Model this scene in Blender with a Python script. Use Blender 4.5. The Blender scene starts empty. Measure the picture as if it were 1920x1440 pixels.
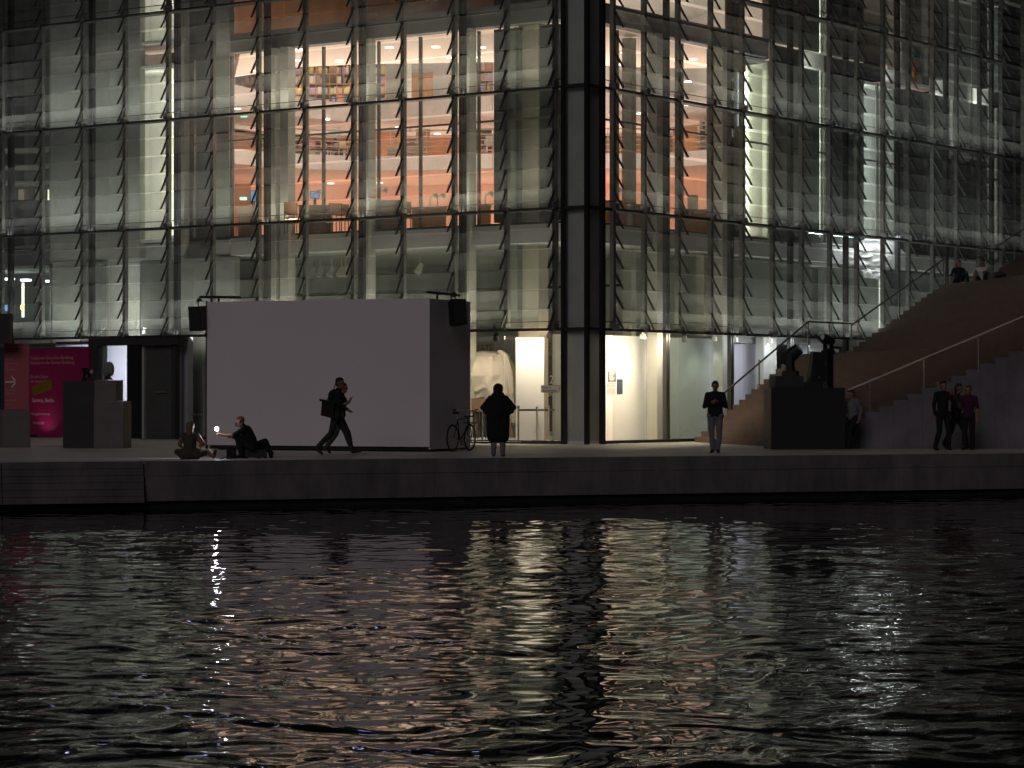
import bpy, bmesh, math, random
from mathutils import Vector, Matrix, noise
random.seed(7)
R_ = math.radians
sc = bpy.context.scene
COL = sc.collection

# ------------------------------------------------------------------ camera, sky, sun, exposure
F_PX, HOR, CZ = 4900.0, 742.0, 1.40          # focal length and horizon in photo pixels, eye height over the quay
cam = bpy.data.cameras.new('camera')
cam.sensor_width = 36.0
cam.lens = F_PX / 1920.0 * 36.0
cam.clip_start = 0.5
cam.clip_end = 3000
camo = bpy.data.objects.new('camera', cam)
COL.objects.link(camo)
camo.location = (0, 0, CZ)
camo.rotation_euler = (R_(90) + math.atan((HOR - 720.0) / F_PX), 0, 0)
sc.camera = camo

w = bpy.data.worlds.new('World')
sc.world = w
w.use_nodes = True
bg = w.node_tree.nodes['Background']
bg.inputs['Color'].default_value = (0.80, 0.86, 1.0, 1)
bg.inputs['Strength'].default_value = 0.005

sun = bpy.data.lights.new('sun', 'SUN')       # the weak glow of the city behind the camera
sun.energy = 0.29
sun.angle = R_(25)
sun.color = (1.0, 0.88, 0.93)
suno = bpy.data.objects.new('sun', sun)
COL.objects.link(suno)
suno.rotation_euler = (R_(90 - 27), 0, R_(-18))

sc.view_settings.view_transform = 'Standard'
sc.view_settings.look = 'None'
sc.view_settings.exposure = 0.0
sc.view_settings.gamma = 1.0
sc.view_settings.use_curve_mapping = False
cy = sc.cycles
cy.use_denoising = True
cy.max_bounces = 7
cy.diffuse_bounces = 3
cy.glossy_bounces = 4
cy.transmission_bounces = 4
cy.transparent_max_bounces = 40
cy.caustics_reflective = False
cy.caustics_refractive = False
cy.sample_clamp_indirect = 4.0
cy.use_light_tree = True

# ------------------------------------------------------------------ building frame
TH = math.atan(0.584 / 0.812)
UR = Vector((math.sin(TH), math.cos(TH), 0))     # along the side facade, away from the corner = local x
UL = Vector((-math.cos(TH), math.sin(TH), 0))    # along the river facade, away from the corner = local y
CORNER = Vector((2.14, 75.0, 0))
T = [0.05, 3.33, 6.83, 10.34, 13.85, 17.36, 20.87]

def l2w(x, y, z=0.0): return CORNER + UR * x + UL * y + Vector((0, 0, z))
def w2l(X, Y):
    v = Vector((X, Y, 0)) - CORNER
    return v.dot(UR), v.dot(UL)
def pxw(px, Y): return (px - 960.0) / F_PX * Y                 # world x of a picture column at a distance
def pz(py, Y): return CZ + (HOR - py) * Y / F_PX
def yl(px, d=0.0):                                              # local y on a plane d behind the river facade
    r = (px - 960.0) / F_PX
    b = CORNER + UR * d
    return (b.x - r * b.y) / (-UL.x + r * UL.y)
def xr(px, d=0.0):                                              # local x on a plane d behind the side facade
    r = (px - 960.0) / F_PX
    b = CORNER + UL * d
    return (r * b.y - b.x) / (UR.x - r * UR.y)
def zl(px, py, d=0.0): return pz(py, l2w(d, yl(px, d)).y)
def zr(px, py, d=0.0): return pz(py, l2w(xr(px, d), d).y)

# ------------------------------------------------------------------ materials
MATS = {}
def principled(name, col, rough=0.6, metal=0.0, noise_amt=0.0, scale=4.0, bump=0.0, spec=0.5, emit=None, estr=0.0, stretch=None, detail=5):
    m = bpy.data.materials.new(name)
    m.use_nodes = True
    nt = m.node_tree
    b = nt.nodes['Principled BSDF']
    b.inputs['Base Color'].default_value = (*col, 1)
    b.inputs['Roughness'].default_value = rough
    b.inputs['Metallic'].default_value = metal
    b.inputs['Specular IOR Level'].default_value = spec
    if emit:
        b.inputs['Emission Color'].default_value = (*emit, 1)
        b.inputs['Emission Strength'].default_value = estr
    if noise_amt > 0 or bump > 0:
        tc = nt.nodes.new('ShaderNodeTexCoord')
        mp = nt.nodes.new('ShaderNodeMapping')
        if stretch: mp.inputs['Scale'].default_value = stretch
        nt.links.new(tc.outputs['Object'], mp.inputs['Vector'])
        n = nt.nodes.new('ShaderNodeTexNoise')
        n.inputs['Scale'].default_value = scale
        n.inputs['Detail'].default_value = detail
        n.inputs['Roughness'].default_value = 0.62
        nt.links.new(mp.outputs['Vector'], n.inputs['Vector'])
        if noise_amt > 0:
            rp = nt.nodes.new('ShaderNodeValToRGB')
            rp.color_ramp.elements[0].position = 0.28
            rp.color_ramp.elements[1].position = 0.74
            lo = [max(0, c * (1 - noise_amt)) for c in col]
            hi = [min(1, c * (1 + noise_amt)) for c in col]
            rp.color_ramp.elements[0].color = (*lo, 1)
            rp.color_ramp.elements[1].color = (*hi, 1)
            nt.links.new(n.outputs['Fac'], rp.inputs['Fac'])
            nt.links.new(rp.outputs['Color'], b.inputs['Base Color'])
        if bump > 0:
            bp = nt.nodes.new('ShaderNodeBump')
            bp.inputs['Strength'].default_value = bump
            bp.inputs['Distance'].default_value = 0.02
            nt.links.new(n.outputs['Fac'], bp.inputs['Height'])
            nt.links.new(bp.outputs['Normal'], b.inputs['Normal'])
    MATS[name] = m
    return m

def glass(name, tint, dirt, dirt_col, ior=1.5, noise_scale=1.2):
    m = bpy.data.materials.new(name)
    m.use_nodes = True
    nt = m.node_tree
    for n in list(nt.nodes): nt.nodes.remove(n)
    N = nt.nodes.new
    out = N('ShaderNodeOutputMaterial')
    tr = N('ShaderNodeBsdfTransparent'); tr.inputs['Color'].default_value = (*tint, 1)
    gl = N('ShaderNodeBsdfGlossy'); gl.inputs['Roughness'].default_value = 0.02
    gl.inputs['Color'].default_value = (0.85, 0.9, 0.88, 1)
    ge = N('ShaderNodeNewGeometry')                              # Schlick term, the same on both faces of a thin pane
    dt = N('ShaderNodeVectorMath'); dt.operation = 'DOT_PRODUCT'
    nt.links.new(ge.outputs['Normal'], dt.inputs[0]); nt.links.new(ge.outputs['Incoming'], dt.inputs[1])
    ab = N('ShaderNodeMath'); ab.operation = 'ABSOLUTE'; nt.links.new(dt.outputs['Value'], ab.inputs[0])
    om = N('ShaderNodeMath'); om.operation = 'SUBTRACT'; om.inputs[0].default_value = 1.0; nt.links.new(ab.outputs[0], om.inputs[1])
    pw = N('ShaderNodeMath'); pw.operation = 'POWER'; pw.inputs[1].default_value = 5.0; nt.links.new(om.outputs[0], pw.inputs[0])
    fr = N('ShaderNodeMath'); fr.operation = 'MULTIPLY_ADD'; fr.inputs[1].default_value = 0.96; fr.inputs[2].default_value = 0.04; nt.links.new(pw.outputs[0], fr.inputs[0])
    mx = N('ShaderNodeMixShader')
    nt.links.new(fr.outputs[0], mx.inputs[0]); nt.links.new(tr.outputs[0], mx.inputs[1]); nt.links.new(gl.outputs[0], mx.inputs[2])
    df = N('ShaderNodeBsdfDiffuse'); df.inputs['Color'].default_value = (*dirt_col, 1)
    tl = N('ShaderNodeBsdfTranslucent'); tl.inputs['Color'].default_value = (*dirt_col, 1)
    ad = N('ShaderNodeMixShader'); ad.inputs[0].default_value = 0.5
    nt.links.new(df.outputs[0], ad.inputs[1]); nt.links.new(tl.outputs[0], ad.inputs[2])
    tc = N('ShaderNodeTexCoord')
    oi = N('ShaderNodeObjectInfo')
    va = N('ShaderNodeVectorMath'); va.operation = 'ADD'
    vs = N('ShaderNodeVectorMath'); vs.operation = 'SCALE'; vs.inputs['Scale'].default_value = 37.0
    cx = N('ShaderNodeCombineXYZ')
    nt.links.new(oi.outputs['Random'], cx.inputs[0]); nt.links.new(oi.outputs['Random'], cx.inputs[1])
    nt.links.new(cx.outputs[0], vs.inputs[0])
    nt.links.new(tc.outputs['Object'], va.inputs[0]); nt.links.new(vs.outputs[0], va.inputs[1])
    ns = N('ShaderNodeTexNoise'); ns.inputs['Scale'].default_value = noise_scale; ns.inputs['Detail'].default_value = 6
    nt.links.new(va.outputs[0], ns.inputs['Vector'])
    mr = N('ShaderNodeMapRange'); mr.inputs['From Min'].default_value = 0.3; mr.inputs['From Max'].default_value = 0.75
    mr.inputs['To Min'].default_value = dirt * 0.45; mr.inputs['To Max'].default_value = dirt * 1.6
    nt.links.new(ns.outputs['Fac'], mr.inputs['Value'])
    rv = N('ShaderNodeMath'); rv.operation = 'MULTIPLY_ADD'; rv.inputs[1].default_value = 1.1; rv.inputs[2].default_value = 0.45   # every pane is dirty in its own way
    nt.links.new(oi.outputs['Random'], rv.inputs[0])
    rm_ = N('ShaderNodeMath'); rm_.operation = 'MULTIPLY'; nt.links.new(mr.outputs[0], rm_.inputs[0]); nt.links.new(rv.outputs[0], rm_.inputs[1])
    m2 = N('ShaderNodeMixShader')
    nt.links.new(rm_.outputs[0], m2.inputs[0]); nt.links.new(mx.outputs[0], m2.inputs[1]); nt.links.new(ad.outputs[0], m2.inputs[2])
    nt.links.new(m2.outputs[0], out.inputs['Surface'])
    MATS[name] = m
    return m

glass('louver_glass', (0.942, 0.955, 0.946), 0.085, (0.55, 0.565, 0.54))
glass('clear_glass', (0.96, 0.975, 0.965), 0.02, (0.5, 0.52, 0.5))
principled('glass_edge', (0.27, 0.30, 0.27), 0.25, spec=0.6)
principled('dark_steel', (0.045, 0.046, 0.045), 0.5, metal=0.3, noise_amt=0.25, scale=3)
principled('mast_steel', (0.13, 0.127, 0.112), 0.5, metal=0.2, noise_amt=0.3, scale=2)
principled('black_steel', (0.012, 0.012, 0.013), 0.5)
principled('bright_steel', (0.62, 0.60, 0.55), 0.25, metal=0.9)
principled('concrete', (0.42, 0.42, 0.375), 0.8, noise_amt=0.12, scale=1.4, bump=0.15)
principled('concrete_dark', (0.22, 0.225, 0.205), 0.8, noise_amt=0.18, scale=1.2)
principled('concrete_beige', (0.50, 0.45, 0.36), 0.8, noise_amt=0.1, scale=1.2)
principled('white_wall', (0.78, 0.77, 0.74), 0.7, noise_amt=0.03, scale=0.8)
principled('grey_wall', (0.36, 0.39, 0.35), 0.75, noise_amt=0.06, scale=0.8)
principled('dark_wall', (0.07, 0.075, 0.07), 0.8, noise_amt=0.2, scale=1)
principled('lilac_wall', (0.55, 0.54, 0.60), 0.7, noise_amt=0.04, scale=0.8)
principled('soffit', (0.80, 0.66, 0.56), 0.7, noise_amt=0.04, scale=0.6)
principled('soffit_orange', (0.78, 0.47, 0.34), 0.7, noise_amt=0.05, scale=0.6)
principled('slab_face', (0.66, 0.60, 0.56), 0.7, noise_amt=0.04, scale=0.6)
principled('slab_grey', (0.52, 0.53, 0.50), 0.8, noise_amt=0.08, scale=0.9)
principled('slab_dark', (0.13, 0.135, 0.13), 0.8, noise_amt=0.1, scale=0.9)
principled('panel_grey', (0.72, 0.76, 0.74), 0.7, noise_amt=0.04, scale=0.8)
principled('wood', (0.40, 0.185, 0.075), 0.5, noise_amt=0.3, scale=3, stretch=(1, 1, 0.15))
principled('wood_orange', (0.62, 0.27, 0.10), 0.5, noise_amt=0.18, scale=3, stretch=(1, 1, 0.15))
principled('wood_dark', (0.25, 0.155, 0.09), 0.5, noise_amt=0.25, scale=3)
principled('paving', (0.56, 0.545, 0.48), 0.48, noise_amt=0.25, scale=0.55, bump=0.2, stretch=(0.5, 3.0, 1))
principled('quay_stone', (0.15, 0.138, 0.136), 0.85, noise_amt=0.42, scale=1.3, bump=0.4, stretch=(1.4, 1.4, 0.5), detail=8)
principled('stair_brown', (0.115, 0.072, 0.056), 0.75, noise_amt=0.2, scale=1.5)
principled('flank_grey', (0.16, 0.15, 0.165), 0.85, noise_amt=0.4, scale=0.7)
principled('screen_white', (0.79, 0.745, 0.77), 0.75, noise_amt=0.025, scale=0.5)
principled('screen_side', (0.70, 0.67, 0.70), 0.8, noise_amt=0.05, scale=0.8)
principled('matte_black', (0.010, 0.010, 0.011), 0.6)
principled('plinth_black', (0.035, 0.035, 0.034), 0.75, noise_amt=0.2, scale=2)
principled('plinth_brown', (0.16, 0.145, 0.13), 0.8, noise_amt=0.12, scale=2)
principled('magenta', (0.31, 0.012, 0.085), 0.45, noise_amt=0.06, scale=1)
principled('rose', (0.42, 0.07, 0.10), 0.5, noise_amt=0.06, scale=1)
principled('print_pale', (0.80, 0.62, 0.66), 0.6)
principled('print_rose', (0.62, 0.33, 0.34), 0.6)
principled('yellow', (0.22, 0.135, 0.008), 0.5)
principled('print_dark', (0.03, 0.03, 0.035), 0.6)
principled('poster_dark', (0.045, 0.042, 0.042), 0.6, noise_amt=0.5, scale=5)
principled('poster_brown', (0.16, 0.13, 0.10), 0.6, noise_amt=0.6, scale=14)
principled('poster_blue', (0.035, 0.06, 0.10), 0.6)
principled('poster_pink', (0.75, 0.55, 0.5), 0.6)
principled('plaster', (0.60, 0.55, 0.47), 0.6, noise_amt=0.06, scale=3, bump=0.25)
principled('skin', (0.25, 0.13, 0.09), 0.55)
principled('cloth_black', (0.010, 0.010, 0.011), 0.9)
principled('cloth_dark', (0.028, 0.028, 0.028), 0.9, noise_amt=0.3, scale=9)
principled('cloth_olive', (0.055, 0.052, 0.035), 0.9, noise_amt=0.2, scale=8)
principled('cloth_grey', (0.16, 0.165, 0.18), 0.9, noise_amt=0.15, scale=8)
principled('cloth_white', (0.6, 0.58, 0.55), 0.9)
principled('cloth_magenta', (0.05, 0.010, 0.035), 0.9)
principled('cloth_red', (0.022, 0.006, 0.007), 0.9)
principled('hair_dark', (0.015, 0.010, 0.008), 0.6)
principled('hair_red', (0.12, 0.045, 0.02), 0.6)
principled('hair_fair', (0.16, 0.09, 0.05), 0.6)
principled('shoe', (0.012, 0.012, 0.012), 0.6)
principled('rubber', (0.010, 0.010, 0.010), 0.8)
principled('bike_paint', (0.018, 0.018, 0.02), 0.35)
principled('foil', (0.86, 0.88, 0.88), 0.35, noise_amt=0.1, scale=3)
principled('sign_white', (0.75, 0.70, 0.62), 0.5)
principled('lamp_white', (0.8, 0.8, 0.8), 0.4, emit=(1, 0.9, 0.78), estr=6.0)
principled('lamp_cool', (0.8, 0.8, 0.8), 0.4, emit=(0.9, 0.95, 1.0), estr=5.0)
principled('lamp_tube', (0.8, 0.8, 0.7), 0.4, emit=(1, 1, 0.72), estr=1.6)
principled('lamp_green', (0.3, 0.9, 0.7), 0.4, emit=(0.25, 1, 0.7), estr=1.2)
principled('lamp_violet', (0.3, 0.3, 0.9), 0.4, emit=(0.40, 0.42, 1.0), estr=9.0)
principled('lamp_amber', (0.9, 0.7, 0.1), 0.4, emit=(1.0, 0.8, 0.2), estr=2.5)
principled('phone_light', (1, 1, 1), 0.4, emit=(0.97, 0.90, 1.0), estr=130.0)
principled('screen_blue', (0.1, 0.2, 0.4), 0.3, emit=(0.25, 0.5, 0.95), estr=0.75)
principled('cloth_orange', (0.65, 0.22, 0.03), 0.9)
principled('cloth_green', (0.02, 0.12, 0.08), 0.9)

def book_mat():
    m = principled('books', (0.4, 0.3, 0.3), 0.6)
    nt = m.node_tree
    b = nt.nodes['Principled BSDF']
    vc = nt.nodes.new('ShaderNodeVertexColor'); vc.layer_name = 'Col'
    nt.links.new(vc.outputs['Color'], b.inputs['Base Color'])
    return m
book_mat()

def water_mat():
    m = principled('water_surface', (0.004, 0.006, 0.005), 0.0, spec=0.5)
    b = m.node_tree.nodes['Principled BSDF']
    b.inputs['IOR'].default_value = 1.333
water_mat()

# ------------------------------------------------------------------ mesh helpers
class MB:
    def __init__(s): s.v = []; s.f = []; s.mi = []
    def quadbox(s, c8, mi=0, mis=None):
        o = len(s.v); s.v += [tuple(c) for c in c8]
        fs = [(0, 3, 2, 1), (4, 5, 6, 7), (0, 1, 5, 4), (1, 2, 6, 5), (2, 3, 7, 6), (3, 0, 4, 7)]
        for k, f in enumerate(fs):
            s.f.append(tuple(o + i for i in f)); s.mi.append(mis[k] if mis else mi)
        return s
    def box(s, x0, x1, y0, y1, z0, z1, mi=0, mis=None):
        if x0 > x1: x0, x1 = x1, x0
        if y0 > y1: y0, y1 = y1, y0
        if z0 > z1: z0, z1 = z1, z0
        return s.quadbox([(x0, y0, z0), (x1, y0, z0), (x1, y1, z0), (x0, y1, z0), (x0, y0, z1), (x1, y0, z1), (x1, y1, z1), (x0, y1, z1)], mi, mis)
    def prism(s, pts, z0, z1, mi=0):
        n = len(pts); o = len(s.v)
        ar = sum(pts[i][0] * pts[(i + 1) % n][1] - pts[(i + 1) % n][0] * pts[i][1] for i in range(n))
        if ar < 0: pts = pts[::-1]
        s.v += [(p[0], p[1], z0) for p in pts] + [(p[0], p[1], z1) for p in pts]
        s.f.append(tuple(o + i for i in range(n))[::-1]); s.f.append(tuple(o + n + i for i in range(n)))
        s.mi += [mi, mi]
        for i in range(n):
            j = (i + 1) % n
            s.f.append((o + i, o + j, o + n + j, o + n + i)); s.mi.append(mi)
        return s
    def ring(s, p0, p1, ra, rb, n, ca=True, cb=True, mi=0, sy=1.0):
        p0 = Vector(p0); p1 = Vector(p1)
        d = (p1 - p0)
        if d.length < 1e-6: return s
        d.normalize()
        a = d.cross(Vector((0, 0, 1)) if abs(d.z) < 0.9 else Vector((1, 0, 0))).normalized(); b = d.cross(a)
        o = len(s.v)
        for (p, r) in ((p0, ra), (p1, rb)):
            for i in range(n):
                t = 2 * math.pi * i / n
                s.v.append(tuple(p + a * math.cos(t) * r + b * math.sin(t) * r * sy))
        for i in range(n):
            j = (i + 1) % n
            s.f.append((o + i, o + j, o + n + j, o + n + i)); s.mi.append(mi)
        if ca: s.f.append(tuple(o + i for i in range(n))[::-1]); s.mi.append(mi)
        if cb: s.f.append(tuple(o + n + i for i in range(n))); s.mi.append(mi)
        return s
    def tube(s, pts, r, n=8, mi=0):
        for a, b in zip(pts[:-1], pts[1:]): s.ring(a, b, r, r, n, mi=mi)
        return s
    def ball(s, c, r, n=10, m=6, mi=0, sc=(1, 1, 1)):
        o = len(s.v); c = Vector(c)
        s.v.append((c.x, c.y, c.z + r * sc[2]))
        for j in range(1, m):
            ph = math.pi * j / m
            for i in range(n):
                t = 2 * math.pi * i / n
                s.v.append((c.x + r * sc[0] * math.sin(ph) * math.cos(t), c.y + r * sc[1] * math.sin(ph) * math.sin(t), c.z + r * sc[2] * math.cos(ph)))
        s.v.append((c.x, c.y, c.z - r * sc[2]))
        last = len(s.v) - 1
        for i in range(n):
            k = (i + 1) % n
            s.f.append((o, o + 1 + i, o + 1 + k)); s.mi.append(mi)
            s.f.append((last, o + 1 + (m - 2) * n + k, o + 1 + (m - 2) * n + i)); s.mi.append(mi)
        for j in range(m - 2):
            for i in range(n):
                k = (i + 1) % n
                a = o + 1 + j * n
                s.f.append((a + i, a + n + i, a + n + k, a + k)); s.mi.append(mi)
        return s
    def torus(s, c, R, r, ax, n=28, m=8, mi=0):
        c = Vector(c); ax = Vector(ax).normalized()
        a = ax.cross(Vector((0, 0, 1)) if abs(ax.z) < 0.9 else Vector((1, 0, 0))).normalized(); b = ax.cross(a)
        o = len(s.v)
        for i in range(n):
            t = 2 * math.pi * i / n
            rd = a * math.cos(t) + b * math.sin(t)
            for j in range(m):
                q = 2 * math.pi * j / m
                s.v.append(tuple(c + rd * (R + r * math.cos(q)) + ax * r * math.sin(q)))
        for i in range(n):
            for j in range(m):
                i2 = (i + 1) % n; j2 = (j + 1) % m
                s.f.append((o + i * m + j, o + i2 * m + j, o + i2 * m + j2, o + i * m + j2)); s.mi.append(mi)
        return s
    def mesh(s, name, mats, smooth=False):
        me = bpy.data.meshes.new(name)
        me.from_pydata(s.v, [], s.f)
        for m in (mats if isinstance(mats, (list, tuple)) else [mats]): me.materials.append(MATS[m])
        me.polygons.foreach_set('material_index', s.mi)
        if smooth: me.polygons.foreach_set('use_smooth', [True] * len(me.polygons))
        me.validate(); me.update()
        return me
    def build(s, name, mats, parent=None, smooth=False, loc=None, mat=None):
        return link(name, s.mesh(name, mats, smooth), parent, loc, mat)

def link(name, data, parent=None, loc=None, mat=None):
    o = bpy.data.objects.new(name, data)
    COL.objects.link(o)
    if parent: o.parent = parent
    if mat is not None: o.matrix_local = mat
    elif loc is not None: o.location = loc
    return o
def tag(o, label, cat, group=None):
    o['label'] = label; o['category'] = cat
    if group: o['group'] = group
    return o
def empty(name, loc=(0, 0, 0), rz=0.0, parent=None):
    o = bpy.data.objects.new(name, None); o.empty_display_size = 0.2
    COL.objects.link(o); o.location = loc; o.rotation_euler = (0, 0, rz)
    if parent: o.parent = parent
    return o
def thing(name, label, cat, loc=(0, 0, 0), rz=0.0, group=None): return tag(empty(name, loc, rz), label, cat, group)
def structure(o): o['kind'] = 'structure'; return o
def stuff(o): o['kind'] = 'stuff'; return o
def frame_mat(origin, xd, up):
    xd = Vector(xd).normalized(); up = Vector(up).normalized(); zd = xd.cross(up).normalized()
    return Matrix(((xd.x, up.x, zd.x, origin[0]), (xd.y, up.y, zd.y, origin[1]), (xd.z, up.z, zd.z, origin[2]), (0, 0, 0, 1)))
def text(name, body, size, mat, parent, M, align='LEFT', ext=0.002, sx=1.0):
    cu = bpy.data.curves.new(name, 'FONT'); cu.body = body; cu.size = size; cu.extrude = ext; cu.align_x = align; cu.resolution_u = 2
    t = bpy.data.objects.new(name, cu); COL.objects.link(t)
    bpy.context.view_layer.update()
    me = bpy.data.meshes.new_from_object(t.evaluated_get(bpy.context.evaluated_depsgraph_get()))
    bpy.data.objects.remove(t); bpy.data.curves.remove(cu)
    me.materials.clear(); me.materials.append(MATS[mat])
    if sx != 1.0:
        for v in me.vertices: v.co.x *= sx
    return link(name, me, parent, mat=M)
def lamp(name, kind, loc, energy, color=(1, 1, 1), size=0.1, target=None, parent=None, sizey=None, spot=60, blend=0.5):
    l = bpy.data.lights.new(name, kind); l.energy = energy; l.color = color
    if kind == 'AREA':
        l.size = size
        if sizey: l.shape = 'RECTANGLE'; l.size_y = sizey
    else:
        l.shadow_soft_size = size
    if kind == 'SPOT': l.spot_size = R_(spot); l.spot_blend = blend
    o = bpy.data.objects.new(name, l); COL.objects.link(o)
    if parent: o.parent = parent
    o.location = loc
    if target is not None:
        d = Vector(target) - Vector(loc)
        o.rotation_euler = d.to_track_quat('-Z', 'Y').to_euler()
    return o

# ================================================================== THE SETTING
QA, QB = Vector((-10.66, 54.4, 0)), Vector((12.30, 63.0, 0))      # quay edge through the picture
QD = (QB - QA).normalized(); QN = Vector((QD.y, -QD.x, 0))       # QN points to the river
WZ = -1.0
def quay(t, n=0.0, z=0.0): return QA + QD * t + QN * n + Vector((0, 0, z))   # t metres from the left edge of the picture

# ---- water: a real wave surface
def make_water():
    import numpy as np
    rng = np.random.default_rng(5)
    nu, nv = 620, 960
    ys = np.geomspace(14.5, 67.0, nv)
    us = np.linspace(-0.27, 0.27, nu)
    Y = np.repeat(ys[:, None], nu, 1); X = us[None, :] * Y
    Z = np.zeros_like(X)
    dy = np.gradient(ys)[:, None]
    waves = []
    for k in range(120):
        lam = 0.24 * (1.7 / 0.24) ** rng.random()
        ang = math.radians(90 + rng.normal(0, 36)) if rng.random() < 0.75 else rng.random() * 2 * math.pi
        waves.append((lam, ang, rng.random() * 2 * math.pi, (rng.random() * 0.8 + 0.5) * 0.0114 * (1.0 if lam < 0.9 else 0.75)))
    for k in range(9):
        waves.append((1.5 + 1.8 * rng.random(), math.radians(90 + rng.normal(0, 45)), rng.random() * 6.28, 0.0085))
    WX = X + 0.16 * np.sin(1.3 * Y + 0.7 * X) + 0.10 * np.sin(2.9 * X - 1.7 * Y + 1.0)      # bend the wave fronts
    WY = Y + 0.15 * np.sin(1.7 * X + 0.4 * Y + 2.0) + 0.09 * np.sin(3.7 * X + 2.3 * Y)
    for lam, ang, ph, slope in waves:
        kk = 2 * math.pi / lam
        kx, ky = kk * math.cos(ang), kk * math.sin(ang)
        fade = np.clip(lam / (np.abs(math.sin(ang)) * dy * 2.2 + 1e-6) - 0.5, 0, 1)
        env = 0.75 + 0.5 * np.sin(0.37 * kx * X / (0.6 + lam) + 0.21 * ky * Y / (0.6 + lam) + ph * 2)
        Z += slope / kk * fade * env * np.sin(kx * WX + ky * WY + ph)
    # patches of rougher and calmer water
    patch = 0.92 + 0.50 * np.sin(0.55 * X + 0.31 * Y + 1.0) * np.sin(0.23 * X - 0.47 * Y + 2.0)
    # sheltered water under the quay
    dist = (X - QA.x) * QN.x + (Y - QA.y) * QN.y
    shel = np.clip(0.34 + 0.66 * dist / 30.0, 0.34, 1)
    Z = Z * patch * shel + WZ
    verts = np.stack([X, Y, Z], -1).reshape(-1, 3)
    i = np.arange(nv * nu).reshape(nv, nu)
    q = np.stack([i[:-1, :-1], i[:-1, 1:], i[1:, 1:], i[1:, :-1]], -1).reshape(-1, 4)
    # coarse water all round the fine sheet
    base = len(verts)
    ex = [(-80, -30), (80, -30), (80, 110), (-80, 110)]
    co = [(X[0, 0], Y[0, 0]), (X[0, -1], Y[0, -1]), (X[-1, -1], Y[-1, -1]), (X[-1, 0], Y[-1, 0])]
    extra = np.array([(a, b, WZ) for a, b in ex] + [(a, b, WZ) for a, b in co])
    verts = np.concatenate([verts, extra])
    q = np.concatenate([q, np.array([[base, base + 1, base + 5, base + 4], [base + 1, base + 2, base + 6, base + 5], [base + 2, base + 3, base + 7, base + 6], [base + 3, base, base + 4, base + 7]])])
    me = bpy.data.meshes.new('water')
    me.vertices.add(len(verts)); me.vertices.foreach_set('co', verts.astype(np.float32).ravel())
    me.loops.add(q.size); me.loops.foreach_set('vertex_index', q.astype(np.int32).ravel())
    me.polygons.add(len(q)); me.polygons.foreach_set('loop_start', np.arange(0, q.size, 4, dtype=np.int32))
    me.polygons.foreach_set('use_smooth', np.ones(len(q), dtype=bool))
    me.materials.append(MATS['water_surface'])
    me.update(); me.validate()
    structure(link('water', me))
make_water()

# ---- promenade paved with long slabs, quay wall of stone blocks, river steps
structure(MB().prism([tuple(quay(-60, 0.0)[:2]), tuple(quay(90, 0.0)[:2]), tuple(quay(90, -90)[:2]), tuple(quay(-60, -90)[:2])], -0.06, -0.004).build('promenade', 'paving'))
prom = bpy.data.objects['promenade']
rr = random.Random(3)
for row, (n0, n1) in enumerate(((-0.42, -1.38), (-1.40, -2.4), (-2.42, -3.6), (-3.62, -5.2))):
    t = -6.0 + rr.random()
    while t < 34:
        ln = 2.2 + rr.random() * 0.5
        a, b, c, d = quay(t, n0), quay(t + ln, n0), quay(t + ln, n1), quay(t, n1)
        MB().prism([tuple(a[:2]), tuple(b[:2]), tuple(c[:2]), tuple(d[:2])], -0.004, 0.003 + rr.random() * 0.006).build('paving_slab', 'paving', prom)
        t += ln + 0.02
wall_base = MB()
wall_base.prism([tuple(quay(-60, -0.10)[:2]), tuple(quay(90, -0.10)[:2]), tuple(quay(90, -1.6)[:2]), tuple(quay(-60, -1.6)[:2])], -3.0, -0.062)
principled('shaded_stone', (0.018, 0.018, 0.016), 0.5, noise_amt=0.4, scale=2)  # shade of the recess under the quay stones put into the base colour
qw = structure(wall_base.build('quay_wall', 'shaded_stone'))
t = 3.05
while t < 36:
    ln = 2.9
    for (z0, z1, out) in ((-0.30, 0.0, 0.012), (-0.84, -0.302, 0.0)):
        o = rr.random() * 0.012
        a, b = t + (0.7 if z0 < -0.5 and t > 3.1 else 0), t + ln - 0.006 + (0.7 if z0 < -0.5 else 0)
        p = [quay(a, out + o), quay(b, out + o), quay(b, -0.40), quay(a, -0.40)]
        MB().prism([tuple(v[:2]) for v in p], z0, z1 + 0.004).build('coping_stone' if z0 > -0.5 else 'wall_stone', 'quay_stone', qw)
    t += ln
for k in range(6):                                                # the river steps at the left
    z1 = 0.0 - k * 0.145
    for t0 in (-12.0, -9.0, -6.0, -3.0, 0.0):
        p = [quay(t0 + 0.04, 0.03 + 0.022 * k), quay(t0 + 3.02, 0.03 + 0.022 * k), quay(t0 + 3.02, -0.41), quay(t0 + 0.04, -0.41)]
        MB().prism([tuple(v[:2]) for v in p], z1 - 0.138, z1).build('river_step', 'quay_stone', qw)

# ================================================================== THE GLASS BUILDING
B = thing('glass_building', 'large lit corner building with open glass louvers on both facades', 'building', CORNER, math.atan2(UR.y, UR.x))
LM = [1.095] + [2.82 + 1.93 * k for k in range(13)]          # louver masts along the river facade (local y)
RM = [1.38] + [3.05 + 1.89 * k for k in range(16)]           # louver masts along the side facade (local x)
TOP = 22.4

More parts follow.
